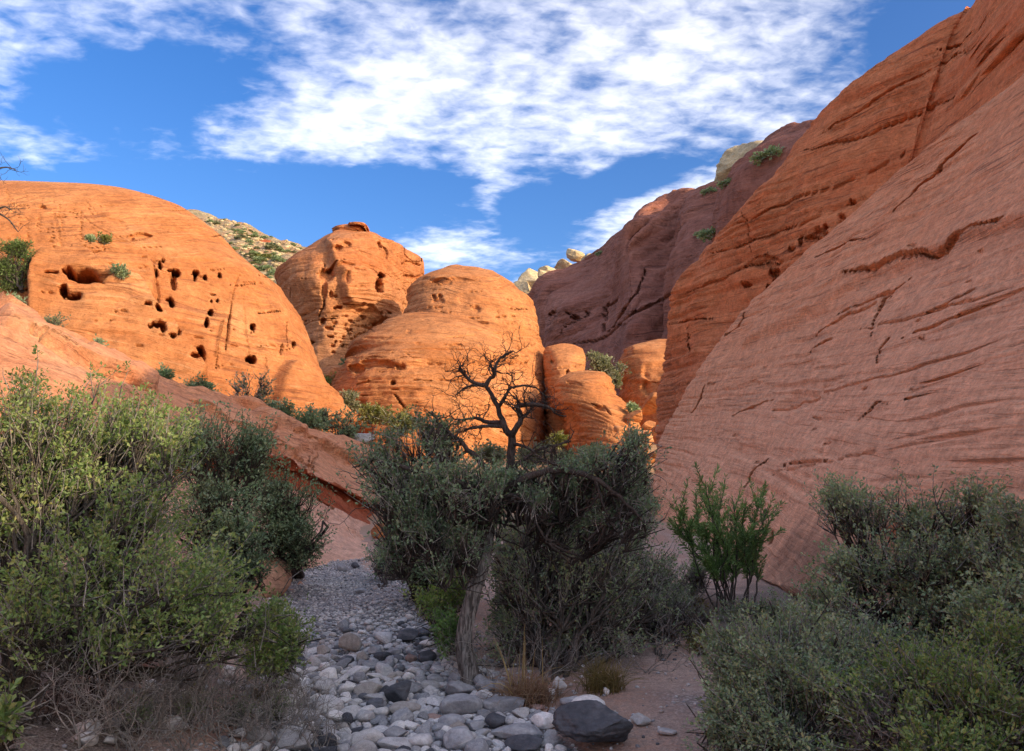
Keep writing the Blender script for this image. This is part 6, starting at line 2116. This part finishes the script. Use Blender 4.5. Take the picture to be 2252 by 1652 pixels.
def grass(px, pyb, w, h, n, mat, label, name="grass_tuft", seed=0, stalks=0, stalk_h=0, bend=0.5, wid=0.006):
    b = gp(px, pyb, 2.2)
    s = b[1] / F
    r = np.random.default_rng(1300 + seed)
    k = 6
    t = np.linspace(0, 1, k)
    a = Acc()

    def blades(n, hh, ww, bend, wid, sp):
        an = r.uniform(0, 6.28, n)
        out = np.abs(r.normal(0, sp, n))
        dr = np.stack([np.cos(an), np.sin(an), np.zeros(n)], -1)
        hs = hh * r.uniform(0.5, 1.1, n)
        base_ = b + np.stack([r.normal(0, ww * 0.22, n), r.normal(0, ww * 0.18, n), np.full(n, -0.01)], -1)
        P_ = base_[:, None] + dr[:, None] * (out[:, None] * (0.35 * t + bend * t ** 2)[None])[..., None] * hs[:, None, None] + np.array([0, 0, 1.0]) * (hs[:, None] * (t - 0.30 * np.minimum(out, 1.6)[:, None] * t ** 2.4))[..., None]
        P_[:, :, 2] = np.maximum(P_[:, :, 2], b[2] - 0.02)
        V, f = tubes(P_, (wid * np.linspace(1, 0.25, k))[None] * r.uniform(0.7, 1.3, (n, 1)), 3)
        a.add(V, f)
    blades(n, h * s, w * s, bend, wid, 0.9)
    if stalks:
        blades(stalks, stalk_h * s, w * s * 0.8, 0.25, wid * 1.5, 0.45)
    o = obj(name, rel(a.mesh(name), b), mat)
    o.location = tuple(b)
    return tag(o, label, "grass")


grass(1165, 1550, 120, 62, 520, M_rust, "rust-brown dry grass tuft among stones right of the trunk", seed=1, wid=0.0042, bend=0.8)
grass(1155, 1545, 110, 150, 18, M_straw, "tall pale straw stalks rising from the rusty tuft", name="grass_stalks", seed=2, wid=0.0075, bend=0.3)
grass(1325, 1520, 85, 74, 380, M_yellowgrass, "olive-yellow bunch grass at the edge of the sandy path", seed=3, wid=0.0035)
grass(1352, 1520, 40, 60, 60, M_straw, "pale straw blades right of the olive bunch grass", name="grass_stalks", seed=4, wid=0.004)
grass(1252, 1590, 22, 26, 70, M_yellowgrass, "tiny yellow-brown tuft left of the cream boulder", seed=5, wid=0.003)
grass(1740, 1700, 120, 190, 11, M_straw, "thin straw stalks in front of the dense lower right bush", name="grass_stalks", seed=6, wid=0.0045, bend=0.3)
grass(1850, 1720, 80, 190, 6, M_straw, "a few straw stalks farther right before the lower right bushes", name="grass_stalks", seed=7, wid=0.0045, bend=0.3)
grass(1545, 1440, 60, 60, 120, M_yellowgrass, "dry brown grass below the willow", seed=8, wid=0.005)
grass(580, 1545, 60, 60, 120, M_yellowgrass, "sparse olive grass on the left bank of the wash", seed=9, wid=0.003)

# ------------------------------------------------------------------ scrub on the far hillside and the mountain ridge
rh = np.random.default_rng(31)
protos = []
for k, mt in enumerate((M_oak_grey, M_sage, M_yellowgreen)):
    w, fl = bush_meshes(np.array([0, 0, 0.0]), [(np.array([0, 0, 0.62]), np.array([1.0, 1.0, 0.6]), 1.0)], 60, 8, 0.34, np.random.default_rng(60 + k), trunk_r=0.05, twig_l=0.5, twig_r=0.02, thr=-0.6) if False else (None, None)
    r = np.random.default_rng(60 + k)
    d = unit(r.normal(size=(420, 3)))
    d[:, 2] = np.abs(d[:, 2]) * 0.8
    p = d * (0.55 + 0.45 * r.random((420, 1))) * (0.85 + 0.3 * fbm(d * 2 + k * 9, 2))[:, None]
    ln = r.uniform(0.18, 0.34, 420)
    V, f = leaves(p, d + r.normal(0, 0.6, (420, 3)), r.normal(size=(420, 3)), ln, ln * 0.6)
    me = mesh_from("scrub_foliage", V, [f], False)
    me.materials.append(mt)
    protos.append(me)
names = ["grey-green", "pale sage", "yellowish"]
cnt = 0
for _ in range(400):
    if cnt >= 110:
        break
    px, py = rh.uniform(435, 700), rh.uniform(478, 640)
    loc, nr = hit(px, py)
    if loc[1] < 105 or loc[1] > 200:
        continue
    k = int(rh.choice(3, p=[0.5, 0.28, 0.22]))
    o = bpy.data.objects.new("scrub_bush", protos[k])
    COL.objects.link(o)
    s = min(1.5, 0.5 * math.exp(rh.normal(0, 0.45)))
    o.location = tuple(loc + np.array([0, 0, -0.1]))
    o.scale = (s * rh.uniform(0.9, 1.4), s, s * rh.uniform(0.7, 1.0))
    o.rotation_euler = (0, 0, rh.uniform(0, 6.28))
    hh = "high on" if py < 530 else ("midway up" if py < 580 else "low on")
    sw = "tiny" if s < 0.55 else ("small" if s < 0.8 else "larger")
    lr = "near the big left dome" if px < 560 else "near the capped spire"
    tag(o, "%s %s scrub bush %s the far hillside, %s" % (sw, names[k], hh, lr), "scrub bush", "%s %s scrub bushes %s the far hillside, %s" % (sw, names[k], hh, lr))
    cnt += 1
for (px, py, s, lb) in ((1694, 352, 2.6, "dark round bush on the ridge beside the long cream outcrop"), (1560, 425, 1.8, "dark scrub on the mountain ridge right of the cream boulders"), (1600, 408, 1.5, "small dark scrub on the ridge below the long outcrop"),
                        (1566, 522, 2.2, "dark scrub on the mountain shelf next to the red cliff"), (1545, 518, 1.6, "smaller dark scrub on the same mountain shelf"), (1660, 440, 1.8, "scrub clinging to the upper mountain by the cliff"),
                        (1320, 560, 1.6, "scrub at the edge of the shaded ridge near the knob")):
    loc, nr = hit(px, py, 190)
    if loc[1] < 100:
        continue
    o = bpy.data.objects.new("scrub_bush", protos[0])
    COL.objects.link(o)
    o.location = tuple(loc)
    o.scale = (s * 1.2, s, s * 0.9)
    tag(o, lb, "scrub bush")
hillrocks = []
lib = SMALL
for _ in range(500):
    px, py = rh.uniform(435, 700), rh.uniform(478, 640)
    loc, nr = hit(px, py)
    if loc[1] < 105 or loc[1] > 200:
        continue
    hillrocks.append((loc, rh.uniform(0.15, 0.55)))
Vs, Fs, off = [], [], 0
for loc, s in hillrocks:
    V, Fc = lib[int(rh.integers(0, 6))]
    Vs.append(V * s * np.array([1.2, 1, 0.7]) + loc); Fs.append(Fc + off); off += len(V)
if Vs:
    tag(obj("hillside_rubble", mesh_from("hillside_rubble", np.concatenate(Vs), Fs), M_cream), "pale rubble strewn over the far scrubby hillside", "rubble", kind="stuff")
